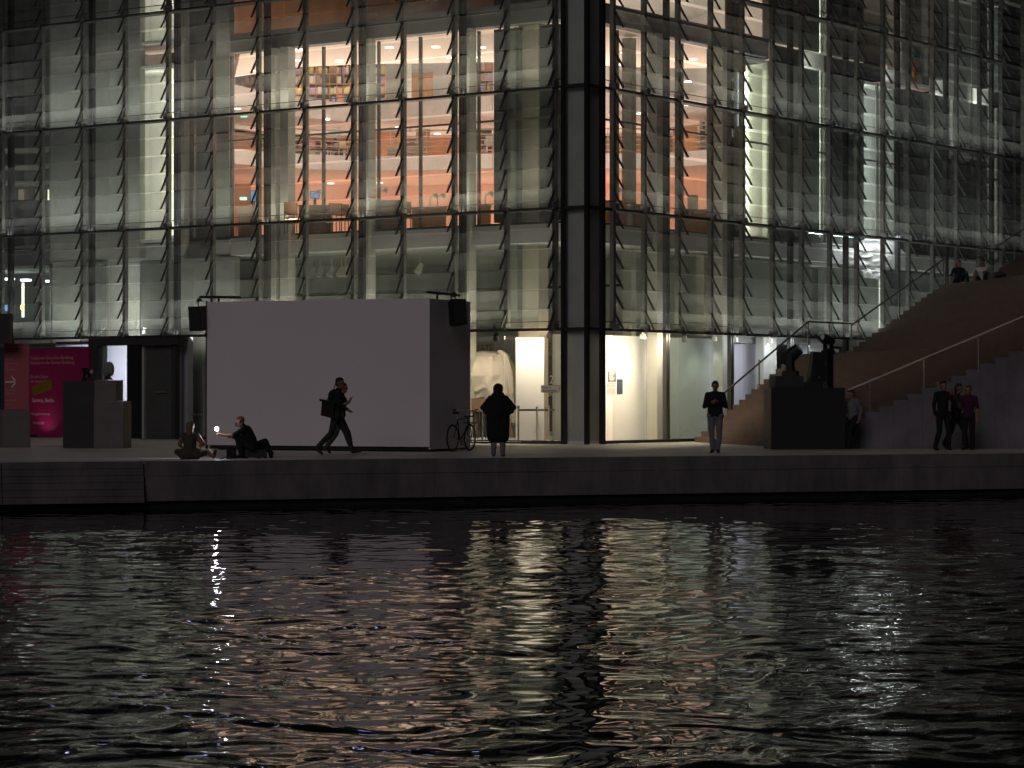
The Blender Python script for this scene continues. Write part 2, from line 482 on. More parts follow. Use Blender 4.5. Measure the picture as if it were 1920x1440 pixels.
def facade(side):
    part = empty('louver_facade', parent=B)
    masts = LM if side == 'L' else RM
    def bx(mb, s0, s1, d0, d1, z0, z1, mi=0, mis=None):      # s along the facade, d inward
        if side == 'L': return mb.box(d0, d1, s0, s1, z0, z1, mi)
        return mb.box(s0, s1, d0, d1, z0, z1, mi)
    # louver panes: one mesh per width; bottom edge kicked outward
    cache = {}
    def pane(wd):
        key = round(wd, 2)
        if key in cache: return cache[key]
        mb = MB(); th = 0.018; h = 0.575; kick = 0.30
        def P(s, u, t):                                      # u 0 top .. 1 bottom, t thickness inward
            d = -0.05 - kick * u + t; z = -h * u * 0.985
            return (d, s, z) if side == 'L' else (s, d, z)
        a, b = 0.05, wd - 0.05
        c = [P(a, 1, 0), P(b, 1, 0), P(b, 1, th), P(a, 1, th), P(a, 0, 0), P(b, 0, 0), P(b, 0, th), P(a, 0, th)]
        mb.quadbox(c, 0, [1, 1, 0, 1, 0, 1])
        cache[key] = mb.mesh('glass_louver', ['louver_glass', 'glass_edge']); return cache[key]
    def armmesh():
        mb = MB()
        for (w0, w1, dd, s0) in ((0.02, 0.065, 0.0, -0.02),):
            def P(s, u, t):
                d = -0.07 - 0.32 * u + t; z = -0.03 - 0.53 * u
                return (d, s, z) if side == 'L' else (s, d, z)
            c = [P(s0, 1, 0), P(s0 + 0.035, 1, 0), P(s0 + 0.035, 1, 0.055), P(s0, 1, 0.055), P(s0, 0, 0), P(s0 + 0.035, 0, 0), P(s0 + 0.035, 0, 0.085), P(s0, 0, 0.085)]
            mb.quadbox(c)
        return mb.mesh('louver_arm', 'dark_steel')
    am = armmesh()
    up_glass, up_arm = MB(), MB()
    rj = random.Random(11)
    for k in range(len(masts) - 1):
        s0, s1 = masts[k], masts[k + 1]
        for ti in range(1, 6):
            for q in range(6):
                z = T[ti + 1] - 0.02 - (3.51 / 6.0) * q
                me = pane(s1 - s0)
                loc = (0, s0, z) if side == 'L' else (s0, 0, z)
                la = (0, s0, z) if side == 'L' else (s0, 0, z)
                if z < 14.2:
                    o = link('glass_louver', me, part, loc)
                    if rj.random() < 0.5:
                        if side == 'L': o.rotation_euler = (0, R_(rj.uniform(-3.5, 3.5)), 0)
                        else: o.rotation_euler = (R_(rj.uniform(-3.5, 3.5)), 0, 0)
                    link('louver_arm', am, part, la)
                else:
                    for (dst, src, lo) in ((up_glass, me, loc), (up_arm, am, la)):
                        oo = len(dst.v)
                        dst.v += [tuple(Vector(v.co) + Vector(lo)) for v in src.vertices]
                        for p in src.polygons: dst.f.append(tuple(oo + i for i in p.vertices)); dst.mi.append(p.material_index)
    stuff(up_glass.build('upper_glass_louvers', ['louver_glass', 'glass_edge'], part))
    stuff(up_arm.build('upper_louver_arms', 'dark_steel', part))
    L_ = masts[-1] + 0.1
    for k, s in enumerate(masts):
        mb = MB(); bx(mb, s - 0.065, s + 0.065, -0.06, 0.08, T[1], TOP)
        for ti in range(1, 7):
            bx(mb, s - 0.085, s + 0.085, -0.17, 0.085, T[ti] - 0.02, T[ti] + 0.17)
        mb.build('louver_mast', 'mast_steel', part)
        if k % 2 == 0 and k > 0:                              # pairs of slim structural posts behind every second mast
            mb = MB(); bx(mb, s - 0.085, s - 0.025, 0.36, 0.50, 0.05, TOP); bx(mb, s + 0.045, s + 0.105, 0.36, 0.50, 0.05, TOP)
            mb.build('structural_post', 'black_steel', part)
    for ti in range(1, 7):
        mb = MB(); bx(mb, 0.84, L_, -0.03, 0.06, T[ti] - 0.045, T[ti] + 0.035)
        bx(mb, 0.84, L_, 0.061, 0.40, T[ti] - 0.03, T[ti] + 0.0)
        mb.build('transom', 'dark_steel', part)
        mb = MB()
        mb.ring((-0.02, 0.9, T[ti] + 0.22) if side == 'L' else (0.9, -0.02, T[ti] + 0.22), (-0.02, L_, T[ti] + 0.22) if side == 'L' else (L_, -0.02, T[ti] + 0.22), 0.014, 0.014, 6)
        mb.build('tie_rod', 'dark_steel', part)
    # clear glazing of the ground floor
    gl = empty('ground_glazing', parent=B)
    for k in range(0, len(masts) - 2, 2):
        s0, s1 = masts[k], masts[k + 2]
        if side == 'R' and s0 > 14: continue
        for j in range(1 if (s1 - s0) < 3 else 2):
            wd = (s1 - s0) / 2
            mb = MB(); bx(mb, s0 + wd * j + 0.02, s0 + wd * (j + 1) - 0.02, 0.02, 0.035, 0.10, T[1] - 0.07); mb.build('window_pane', 'clear_glass', gl)
    mb = MB(); bx(mb, 0.86, L_, -0.02, 0.10, 0.004, 0.095); mb.build('base_rail', 'dark_steel', gl)
    # inner glazing, one large pane for two louver bays
    ig = empty('inner_glazing', parent=B)
    dI = 1.22
    for k in range(0, len(masts) - 2, 2):
        s0, s1 = max(masts[k], 1.4), masts[k + 2]
        for (z0, z1) in ((3.4, 5.9), (6.55, 12.4), (13.1, 16.4)):
            mb = MB(); bx(mb, s0 + 0.03, s1 - 0.03, dI, dI + 0.02, z0 + 0.05, z1 - 0.03); mb.build('window_pane', 'clear_glass', ig)
        if side == 'L' and s0 > 13.5: continue
        mb = MB(); bx(mb, s1 - 0.03, s1 + 0.03, dI - 0.04, dI + 0.07, 6.5, 12.4); mb.build('window_post', 'mast_steel', ig)
        mid = (s0 + s1) / 2 + 0.3
        mb = MB(); bx(mb, mid - 0.035, mid + 0.035, dI - 0.03, dI + 0.08, 6.5, 12.4); mb.build('window_post', 'mast_steel', ig)
        mb = MB(); bx(mb, s0, s1, dI - 0.02, dI + 0.05, 9.62, 9.68); mb.build('window_rail', 'mast_steel', ig)
        mb = MB(); bx(mb, s0, s1, dI - 0.04, dI + 0.06, 6.46, 6.56); mb.build('window_sill', 'dark_steel', ig)
facade('L'); facade('R')

# ---- glazed corner with its three tall posts
cg = empty('glass_corner', parent=B)
for (x0, x1, y0, y1) in ((-0.06, 0.08, 0.72, 0.86), (-0.10, 0.02, -0.10, 0.02), (0.76, 0.90, -0.06, 0.08)):
    MB().box(x0, x1, y0, y1, 0.0, TOP).build('corner_post', 'black_steel', cg)
for ti in range(5):
    z0, z1 = (T[ti] + 0.06 if ti else 0.1), T[ti + 1] - 0.06
    MB().box(0.0, 0.02, 0.04, 0.70, z0, z1).build('corner_pane', 'louver_glass', cg)
    MB().box(0.04, 0.74, 0.0, 0.02, z0, z1).build('corner_pane', 'louver_glass', cg)
    MB().box(-0.05, 0.06, 0.022, 0.84, T[ti + 1] - 0.055, T[ti + 1] + 0.045).build('corner_transom', 'dark_steel', cg)
    MB().box(0.022, 0.88, -0.05, 0.06, T[ti + 1] - 0.052, T[ti + 1] + 0.042).build('corner_transom', 'dark_steel', cg)
MB().box(0.16, 1.06, 0.14, 0.68, 0.0, TOP).box(0.16, 0.60, 0.682, 0.95, 0.0, TOP).build('corner_column', 'panel_grey', cg)

# ---- floors, roof, back walls
def polypts(lst): return [w2l(pxw(px, Y), Y) for px, Y in lst]
MB().box(1.1, 46, 1.1, 33, -0.3, 0.045).build('hall_floor', 'paving', B)
YS = yl(436, 1.0)
MB().box(0.9, 46, 0.9, YS, 5.92, 6.47).box(1.57, 46, YS, 33, 5.925, 6.465).build('library_floor', 'slab_grey', B)
# ring beam and soffit over the near part of the library
MB().box(0.9, xr(1442, 0.9), 0.9, 1.35, 12.45, 13.05).box(0.9, 1.35, 1.35, YS, 12.45, 13.05).build('edge_beam', 'slab_dark', B)
near = [w2l(pxw(p, Y), Y) for p, Y in ((1500, 86), (1330, 88.5), (1230, 88.5), (1140, 87.8), (1040, 87.2), (925, 86.9), (800, 87.2), (690, 87.4), (560, 88.2), (440, 91.0), (400, 93.0))]
ring = [(xr(1442, 1.36), 1.36), (1.36, 1.36), (1.36, YS)] + near[1:-1][::-1]
MB().prism(ring, 12.50, 12.95).build('near_soffit', 'soffit', B)
MB().box(0.9, 46, 0.9, 33, 21.6, 22.2).build('roof', 'slab_grey', B)
MB().box(0.9, 46, 0.9, 33, 16.5, 17.1).build('upper_floor', 'slab_grey', B)

# ---- library galleries
G3 = [(380, 91.5), (440, 94.0), (500, 96.5), (560, 98.2), (625, 99.5), (690, 100), (750, 99.5), (820, 98.3), (925, 96.6), (1040, 96), (1140, 97), (1230, 98.5), (1290, 97), (1340, 94.5), (1450, 90)]
G2 = [(380, 95), (480, 97.2), (580, 98.6), (690, 99.4), (800, 99.0), (925, 98.2), (1040, 98), (1140, 98.2), (1230, 98.3), (1340, 96.5), (1450, 93.5)]
def gallery(front, z0, z1, name, face, rail):
    g = empty(name, parent=B)
    fr = polypts(front)
    bk = polypts([(p, Y + 8.5) for p, Y in front])
    MB().prism(fr + bk[::-1], z0, z1).build('gallery_slab', 'soffit_orange' if face == 'o' else 'soffit', g)
    fa = MB()
    for (a, b) in zip(fr[:-1], fr[1:]):                       # pale fascia standing proud of the slab edge
        d = Vector((b[0] - a[0], b[1] - a[1], 0)).normalized(); n = Vector((d.y, -d.x, 0))
        tocam = (Vector(w2l(0, 0)) .to_3d() - Vector((a[0], a[1], 0)))
        if n.dot(tocam) < 0: n = -n
        p = [Vector((a[0], a[1], 0)), Vector((b[0], b[1], 0)), Vector((b[0], b[1], 0)) + n * 0.1, Vector((a[0], a[1], 0)) + n * 0.1]
        fa.prism([tuple(v[:2]) for v in p], z0 - 0.03, z1 + 0.08)
    fa.build('gallery_fascia', 'slab_face', g)
    for (a, b) in zip(fr[:-1], fr[1:]):
        if rail:
            for k in range(5):
                z = z1 + 0.22 + k * 0.2
                MB().ring((a[0], a[1], z), (b[0], b[1], z), 0.024 if k < 4 else 0.035, 0.024 if k < 4 else 0.035, 6).build('guard_rail', 'bright_steel', g)
            for t in (0.0, 0.5):
                x, y = a[0] + (b[0] - a[0]) * t, a[1] + (b[1] - a[1]) * t
                MB().ring((x, y, z1), (x, y, z1 + 1.05), 0.02, 0.02, 6).build('guard_post', 'bright_steel', g)
    return g
gallery(G2, 9.98, 10.42, 'middle_gallery', 'o', True)
gallery(G3, 11.90, 12.50, 'upper_gallery', 's', False)
# back walls of the three levels
for (lst, z0, z1, mat) in ((G2, 6.47, 9.98, 'soffit_orange'), (G2, 10.42, 11.9, 'wood'), (G3, 12.50, 17.0, 'white_wall')):
    pts = polypts([(p, Y + (8.0 if z0 > 12 else 7.6)) for p, Y in lst])
    bk = polypts([(p, Y + 8.4) for p, Y in lst])
    for i in range(len(pts) - 1):
        m = mat
        if mat == 'wood': m = ('wood', 'wood_dark', 'wood', 'wood_dark', 'wood_orange')[i % 5]
        MB().prism([pts[i], pts[i + 1], bk[i + 1], bk[i]], z0, z1 - 0.004).build('wall_panel', m, B)

# library lamps: small downlights, plus unseen upward fill areas added to brighten the soffits
WARM = (1.0, 0.76, 0.65); WARM2 = (1.0, 0.78, 0.67)
lib = empty('library_lighting', parent=B)
def larea(name, X, Y, z, sx, sy, e, col, up=True):
    x, y = w2l(X, Y)
    o = lamp(name, 'AREA', (x, y, z), e, col, sx, parent=lib, sizey=sy)
    o.rotation_euler = (math.pi if up else 0, 0, -math.atan2(UR.y, UR.x))
    return o
larea('floor_fill', -4.0, 90.5, 6.60, 12, 7, 1750, WARM)
larea('floor_fill', 4.5, 89.5, 6.60, 7, 7, 1050, WARM)
larea('middle_fill', -4.0, 103.5, 10.6, 16, 4.5, 330, WARM2)
larea('middle_fill', 4.8, 102.5, 10.6, 8, 4.5, 170, WARM2)
larea('upper_fill', -4.0, 102.0, 12.65, 16, 4.0, 480, WARM2)
larea('upper_fill', 5.0, 101.0, 12.65, 8, 4.0, 230, WARM2)
larea('back_fill', -4.0, 104.0, 6.7, 16, 4.0, 400, (1.0, 0.76, 0.62))
larea('back_fill', 5.0, 103.0, 6.7, 8, 4.0, 190, (1.0, 0.76, 0.62))
def downlight(px, py, z, e=0.0):
    Y = (z - CZ) * F_PX / (HOR - py)
    x, y = w2l(pxw(px, Y), Y)
    f = MB().ring((x, y, z - 0.03), (x, y, z - 0.004), 0.13, 0.13, 12).build('downlight', 'lamp_white', lib)
    return f
for px, py in ((693, 114), (636, 113), (730, 88), (817, 87), (903, 88), (560, 112), (480, 132), (1172, 98), (1300, 110), (1160, 120), (1290, 152), (560, 92), (845, 107), (895, 106)):
    downlight(px, py, 12.50)
for px, py in ((612, 223), (888, 229), (747, 238), (820, 250), (1200, 212), (1290, 196), (445, 203)):
    downlight(px, py, 11.90)
for px, py in ((635, 364), (545, 355), (706, 357), (797, 349), (892, 350), (1300, 353), (620, 343), (712, 342), (785, 361)):
    downlight(px, py, 9.98)

# ---- unseen fill strips added between the two glass skins to brighten the inner walls
cav = empty('cavity_fill', parent=B)
def strip(side, s0, s1, z, d, power, col, tilt=35, width=0.16, out=False):
    a = R_(tilt); L_ = s1 - s0
    if side == 'L': X = Vector((0, 1, 0)); nd = Vector((math.cos(a), 0, math.sin(a))); c = Vector((d, (s0 + s1) / 2, z))
    else: X = Vector((1, 0, 0)); nd = Vector((0, math.cos(a), math.sin(a))); c = Vector(((s0 + s1) / 2, d, z))
    Z = -nd; Y_ = Z.cross(X)
    o = lamp('fill_strip', 'AREA', (0, 0, 0), power, col, L_, parent=cav, sizey=width)
    o.matrix_local = Matrix(((X.x, Y_.x, Z.x, c.x), (X.y, Y_.y, Z.y, c.y), (X.z, Y_.z, Z.z, c.z), (0, 0, 0, 1)))
CG = (1.0, 0.985, 0.93)
for ti in (1, 2, 3):
    z = T[ti] + 0.07
    strip('L', 14.0, 24.5, z, 0.30, (95 if ti == 1 else 100), CG, 90); strip('L', 1.5, 13.8, z, 0.30, (190 if ti == 1 else 150), (1.0, 0.92, 0.74), 90)
    strip('R', 1.8, 10.0, z, 0.30, (70 if ti == 1 else 42), (1.0, 0.95, 0.80), 90); strip('R', 10.2, 29.0, z, 0.30, (190 if ti == 1 else 95), CG, 90)
strip('R', xr(1585, 0.5), xr(1692, 0.5), zr(1640, 438, 0.4), 0.40, 90, (0.95, 0.98, 1.0), -88, 0.1)
strip('L', 1.2, 4.2, T[1] - 0.12, 0.12, 60, (1.0, 0.80, 0.58), -60)  # added fill strips for the ground-floor walls and columns
strip('R', 1.5, 5.6, T[1] - 0.12, 0.12, 240, (1.0, 0.82, 0.60), -60)
strip('R', 5.8, 9.0, T[1] - 0.12, 0.12, 30, (0.95, 1.0, 0.88), -60)
strip('R', 9.2, 14.0, T[1] - 0.12, 0.12, 85, (0.90, 0.92, 1.0), -55)

# ---- structural columns behind the glass
def colL(px0, px1, z0, z1, d0, mat, name='column', dd=0.35):
    return MB().box(d0, d0 + dd, yl(px1, d0), yl(px0, d0), z0, z1).build(name, mat, B)
def colR(px0, px1, z0, z1, d0, mat, name='column', dd=0.35):
    return MB().box(xr(px0, d0), xr(px1, d0), d0, d0 + dd, z0, z1).build(name, mat, B)
for (a, b, m) in ((502, 516, 'concrete'), (525, 540, 'concrete'), (678, 691, 'concrete'), (864, 880, 'concrete')):
    colL(a, b, 0.05, 12.44, 0.75, m)
colL(972, 1010, 0.05, 21, 1.55, 'concrete_beige', dd=0.5)
colL(926, 948, 6.6, 12.4, 1.3, 'dark_wall'); colL(949, 970, 3.4, 12.4, 1.3, 'concrete_dark')
colL(1012, 1046, 6.6, 12.4, 1.3, 'dark_wall')
for (a, b, d_) in ((1184, 1193, 1.95), (1232, 1250, 0.75), (1355, 1370, 0.75)):
    colR(a, b, 0.05, 12.44, d_, 'concrete')

# ---- solid parts of the inner facade at the left end (concrete walls between rooms)
def wallL(px0, px1, z0, z1, mat='concrete', d=1.3, dd=0.25, name='wall_panel'):
    return MB().box(d, d + dd, yl(px1, d), yl(px0, d), z0, z1).build(name, mat, B)
def wallR(px0, px1, z0, z1, mat='concrete', d=1.3, dd=0.25, name='wall_panel'):
    return MB().box(xr(px0, d), xr(px1, d), d, d + dd, z0, z1).build(name, mat, B)
for z0, z1 in ((6.0, 12.7), (12.71, 21.5)):
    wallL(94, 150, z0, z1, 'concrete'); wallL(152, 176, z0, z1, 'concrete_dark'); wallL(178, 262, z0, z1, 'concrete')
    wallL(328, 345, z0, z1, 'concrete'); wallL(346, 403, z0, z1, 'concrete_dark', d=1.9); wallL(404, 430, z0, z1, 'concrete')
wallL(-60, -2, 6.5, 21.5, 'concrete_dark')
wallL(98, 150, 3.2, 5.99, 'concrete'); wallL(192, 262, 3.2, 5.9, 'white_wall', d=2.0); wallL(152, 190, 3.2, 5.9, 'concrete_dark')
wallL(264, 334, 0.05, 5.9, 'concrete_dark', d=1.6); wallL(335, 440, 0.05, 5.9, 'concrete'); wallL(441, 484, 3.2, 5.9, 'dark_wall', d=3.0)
wallL(926, 1046, 13.06, 21, 'dark_wall')
wallL(440, 925, 13.06, 16.4, 'wood_orange', d=6.0)
wallL(430, 1046, 17.2, 21, 'grey_wall', d=4.0)

# ---- rooms seen as bright slits; each has walls, floor, ceiling and a lamp at its front edge
def room(side, px0, px1, z0, z1, d0, d1, mat, power, col, lampside=True):
    rm = empty('lit_room', parent=B)
    f = (lambda p, d: yl(p, d)) if side == 'L' else (lambda p, d: xr(p, d))
    s0, s1 = sorted((f(px0, d0), f(px1, d0)))
    if side == 'R': d1 = d0 + 0.7
    s1 += (d1 - d0) * (0.85 if side == 'L' else 1.5)
    def bx(a, b, c, d, e, g, n, m):
        mb = MB()
        (mb.box(c, d, a, b, e, g) if side == 'L' else mb.box(a, b, c, d, e, g)); return mb.build(n, m, rm)
    bx(s0, s1, d1, d1 + 0.1, z0, z1, 'back_wall', mat)
    bx(s0, s1, d0, d1, z0 - 0.1, z0 - 0.002, 'room_floor', mat); bx(s0, s1, d0, d1, z1 + 0.002, z1 + 0.1, 'room_ceiling', mat)
    if side == 'L':
        bx(s0 - 0.08, s0 - 0.002, d0, d1, z0, z1, 'side_wall', mat); bx(s1 + 0.002, s1 + 0.08, d0, d1, z0, z1, 'side_wall', mat)
        n = max(1, int(round((z1 - z0) / 3.2)))
        for k in range(n):
            zz = z0 + (k + 0.8) * (z1 - z0) / n
            lamp('room_lamp', 'AREA', (d0 + 0.25, (s0 + s1) / 2, zz), power / n, col, 0.35, target=(d1, (s0 + s1) / 2, zz - 0.6), parent=rm, sizey=0.35)
    else:                                                         # one tall light strip behind the jamb
        X = Vector((0, 0, 1)); nd = Vector((0.65, 0.76, 0)).normalized(); Z = -nd; Y_ = Z.cross(X); c = Vector((s0 + 0.04, d0 + 0.10, (z0 + z1) / 2))
        o = lamp('room_lamp', 'AREA', (0, 0, 0), power, col, (z1 - z0) * 0.96, parent=rm, sizey=0.08)
        o.matrix_local = Matrix(((X.x, Y_.x, Z.x, c.x), (X.y, Y_.y, Z.y, c.y), (X.z, Y_.z, Z.z, c.z), (0, 0, 0, 1)))
    return rm
room('L', 274, 326, 6.6, 12.3, 1.35, 3.4, 'white_wall', 80, (1.0, 0.97, 0.80))
room('L', 274, 326, 13.2, 16.3, 1.35, 3.4, 'white_wall', 50, (1.0, 0.95, 0.78))
room('L', 3, 92, 3.3, 5.8, 1.35, 6.5, 'grey_wall', 14, (0.85, 1.0, 0.95))
room('L', 3, 92, 6.6, 16.3, 1.35, 7.0, 'concrete_dark', 16, (0.95, 0.97, 0.85))
room('R', 1394, 1408, 6.6, 12.3, 1.2, 2.6, 'white_wall', 140, (1.0, 1.0, 0.90))
room('R', 1416, 1438, 6.6, 12.3, 1.4, 3.0, 'white_wall', 95, (0.93, 1.0, 0.72))
room('R', 1541, 1551, 6.6, 16.3, 1.2, 2.6, 'white_wall', 55, (0.92, 1.0, 0.85))
room('R', 1624, 1652, 6.9, 12.3, 1.2, 2.6, 'white_wall', 140, (0.85, 1.0, 0.95))
room('R', 1690, 1738, 12.7, 16.3, 1.2, 3.4, 'white_wall', 50, (0.95, 1.0, 1.0))
room('R', 1780, 1830, 10.4, 16.3, 1.2, 3.6, 'white_wall', 65, (0.97, 1.0, 0.95))
room('R', 1856, 1868, 6.6, 16.3, 1.2, 2.6, 'white_wall', 80, (0.95, 1.0, 0.92))
room('R', 1520, 1545, 3.0, 5.8, 1.3, 2.4, 'white_wall', 12, (0.95, 1.0, 0.95))
room('R', 1655, 1676, 2.2, 12.4, 1.2, 2.0, 'white_wall', 16, (0.97, 1.0, 0.88))
for (a, b, m) in ((1372, 1392, 'concrete_dark'), (1442, 1500, 'concrete'), (1502, 1538, 'concrete_dark'), (1556, 1620, 'concrete_dark'), (1676, 1690, 'concrete_dark'), (1740, 1778, 'concrete_dark'), (1834, 1852, 'concrete_dark'), (1872, 2060, 'dark_wall')):
    for z0, z1 in ((6.5, 12.44), (13.06, 21.5)): wallR(a, b, z0, z1, m)
wallR(1690, 1738, 6.5, 12.3, 'dark_wall', d=1.5); wallR(1780, 1830, 6.5, 10.2, 'dark_wall', d=1.5)
wallR(1372, 1520, 3.1, 5.9, 'concrete_dark', d=1.35); wallR(1546, 1654, 3.1, 5.9, 'grey_wall', d=1.35); wallR(1680, 2060, 3.1, 5.9, 'dark_wall', d=1.35)
MB().box(xr(1320, 1.3), xr(1345, 1.3), 1.3, 1.6, 3.3, 5.9).build('column', 'concrete_beige', B)

# ---- exhibition hall: back walls, free-standing partitions, lamp rails
MB().box(10.0, 10.3, 1.5, 17.0, 0.05, 5.9).build('hall_wall', 'grey_wall', B)
MB().box(10.3, 30, 8.0, 8.3, 0.05, 5.9).build('hall_wall', 'grey_wall', B)
MB().box(3.0, 10, yl(440, 3.0) - 0.2, yl(440, 3.0), 0.05, 5.9).build('hall_wall', 'grey_wall', B)
hall = empty('hall_lighting', parent=B)
for (x, y, e, c) in ((6.0, 4.0, 26, (1.0, 0.86, 0.66)), (6.5, 8.0, 18, (0.98, 0.95, 0.78)), (6.5, 12.0, 16, (0.95, 0.96, 0.8)), (13.0, 4.5, 12, (0.92, 1, 0.85))):
    MB().ring((x, y, 3.55), (x, y, 3.75), 0.07, 0.05, 10).build('hall_lamp', 'matte_black', hall)
    lamp('hall_lamp_light', 'SPOT', (x, y, 3.5), e * 4, c, 0.08, target=(x + 1.5, y, 0), parent=hall, spot=130, blend=0.8)
MB().box(4.2, 4.28, 1.6, 15.8, 4.72, 4.80).build('lamp_rail', 'matte_black', B)
for px in (585, 600, 622, 640, 648, 787):
    x, y = 4.24, yl(px, 4.24)
    mb = MB().ring((x, y, 5.92), (x, y, 5.62), 0.015, 0.015, 6).ring((x - 0.12, y, 5.35), (x + 0.08, y, 5.62), 0.13, 0.08, 10)
    mb.build('ceiling_spotlight', 'sign_white', B)
# long white wall right behind the side facade
wy = 1.6
ex = thing('exhibition_wall', 'white exhibition wall under a warm spotlight right of the glass corner', 'wall', l2w(0, 0), math.atan2(UR.y, UR.x))
MB().box(1.9, xr(1254, wy), wy, wy + 0.12, 0.05, 3.22).build('wall_board', 'white_wall', ex)
MB().box(xr(1254, wy) + 0.02, xr(1372, wy), wy + 0.02, wy + 0.14, 0.05, 3.22).build('wall_board', 'grey_wall', ex)
MB().box(xr(1378, wy) , xr(1450, wy), wy + 0.02, wy + 0.14, 0.05, 3.22).build('wall_board', 'lilac_wall', ex)
colR(1432, 1456, 0.05, 3.3, 0.9, 'concrete', dd=0.3)
wallR(1500, 1545, 0.05, 3.3, 'lilac_wall', d=1.4); wallR(1590, 1640, 0.05, 3.3, 'white_wall', d=1.4); wallR(1640, 1700, 0.05, 3.3, 'dark_wall', d=1.5)
def wall_lamp(x, e, col, tx, tz=1.6, sp=95):
    MB().box(x - 0.05, x + 0.05, wy - 0.85, wy - 0.70, 3.12, 3.26).ring((x, wy - 0.77, 3.26), (x, wy - 0.77, 3.4), 0.02, 0.02, 6).build('wall_washer', 'sign_white', B)
    lamp('wall_washer_light', 'SPOT', (x, wy - 0.72, 3.09), e, col, 0.06, target=(tx, wy, tz), parent=B, spot=sp, blend=0.9)
wall_lamp(xr(1165, wy), 120, (1.0, 0.80, 0.56), xr(1160, wy), 1.9)
wall_lamp(xr(1205, wy), 170, (1.0, 0.84, 0.62), xr(1215, wy), 1.2)
wall_lamp(xr(1300, wy), 26, (0.92, 1.0, 0.86), xr(1310, wy), 1.2)
wall_lamp(xr(1405, wy), 24, (0.85, 0.88, 1.0), xr(1405, wy), 1.2)
wall_lamp(xr(1340, wy), 16, (1.0, 0.9, 0.7), xr(1362, 0.9), 1.2, 70)
lamp('wall_washer_light', 'SPOT', (xr(1615, 0.9), 0.7, 3.1), 30, (0.92, 0.92, 1), 0.06, target=(xr(1615, 1.4), 1.4, 1.8), parent=B, spot=100)
lamp('wall_washer_light', 'SPOT', (xr(1525, 0.9), 0.7, 3.1), 14, (0.92, 0.95, 1), 0.06, target=(xr(1525, 1.4), 1.4, 1.8), parent=B, spot=100)

def poster(name, label, px0, px1, py0, py1, mat, lines=0, lmat='print_dark', group=None):
    x0, x1 = xr(px0, wy), xr(px1, wy)
    z0, z1 = zr((px0 + px1) / 2, py1, wy), zr((px0 + px1) / 2, py0, wy)
    p = thing(name, label, 'poster', l2w(x0, wy - 0.022, z0), math.atan2(UR.y, UR.x), group)
    MB().box(0, x1 - x0, 0, 0.02, 0, z1 - z0).build('sheet', mat, p)
    for k in range(lines):
        wd = (x1 - x0) * (0.85 - 0.25 * ((k * 7) % 3) / 2)
        z = (z1 - z0) * (0.88 - 0.8 * k / lines)
        MB().box(0.04, wd, -0.004, -0.001, z - 0.025, z).build('text_line', lmat, p)
    return p
poster('info_panel', 'brown photo panel beside the blue panel on the white wall', 1140, 1154, 696, 716, 'poster_brown', 5, 'print_pale')
poster('info_panel', 'upper pale pink notice under the brown photo panel', 1139, 1153, 717.5, 727, 'poster_pink', 2, 'print_rose')
poster('info_panel', 'lower pale pink notice under the brown photo panel', 1139, 1153, 729, 739.5, 'poster_pink', 2, 'print_rose')
poster('info_panel', 'narrow dark blue panel on the white wall', 1156.5, 1166.5, 711, 739, 'poster_blue')
for k, (pz_, wd) in enumerate(((655, 0.9), (668, 0.5), (697, 0.5))):
    MB().box(xr(1140, wy), xr(1140, wy) + wd, wy - 0.006, wy - 0.001, zr(1140, pz_ + 4, wy), zr(1140, pz_, wy)).build('wall_lettering', 'sign_white', ex)

# ---- left part of the hall seen beside the screen
def wpt(px, Y, z=0.0): return Vector((pxw(px, Y), Y, z))
def frontal(name, label, cat, px0, px1, Y, z0, z1, mat, th=0.12, sub='board', skew=0.0):
    t = thing(name, label, cat, wpt(px0, Y, 0), skew)
    MB().box(0, (pxw(px1, Y) - pxw(px0, Y)) / math.cos(skew), 0, th, z0, z1).build(sub, mat, t)
    return t
frontal('partition', 'tall white partition lit warm behind the plaster horse', 'partition', 967, 1020, 77.15, 0.06, 3.12, 'white_wall', 0.12)
frontal('partition', 'narrow grey partition right behind the fire brigade sign', 'partition', 1036, 1058, 78.6, 0.05, 3.25, 'grey_wall', 0.12)
pb = frontal('year_board', 'dark board with large white numbers between two partitions', 'board', 1019, 1040, 80.6, 0.3, 3.2, 'poster_dark', 0.05)
text('number', '1975', 0.46, 'print_dark', pb, frame_mat((0.02, -0.012, 2.72), (1, 0, 0), (0, 0, 1)), sx=0.45, ext=0.004)
MB().box(0.0, 0.35, -0.01, -0.001, 2.64, 3.19).build('number_field', 'poster_brown', pb)
text('number', '12', 0.36, 'sign_white', pb, frame_mat((0.06, -0.012, 1.78), (1, 0, 0), (0, 0, 1)), sx=0.7, ext=0.004)
text('number', 'INN', 0.2, 'sign_white', pb, frame_mat((0.02, -0.012, 1.38), (1, 0, 0), (0, 0, 1)), sx=0.8, ext=0.004)
yb = frontal('year_board', 'wide grey-brown board with the year 1973 above the horse', 'board', 884, 968, 82.6, 0.05, 3.2, 'concrete_dark', 0.05)
MB().box(0.1, 0.72, -0.012, -0.001, 2.62, 3.12).build('number_field', 'poster_brown', yb)
text('number', '1973', 0.50, 'print_dark', yb, frame_mat((0.16, -0.02, 2.68), (1, 0, 0), (0, 0, 1)), sx=0.5, ext=0.004)
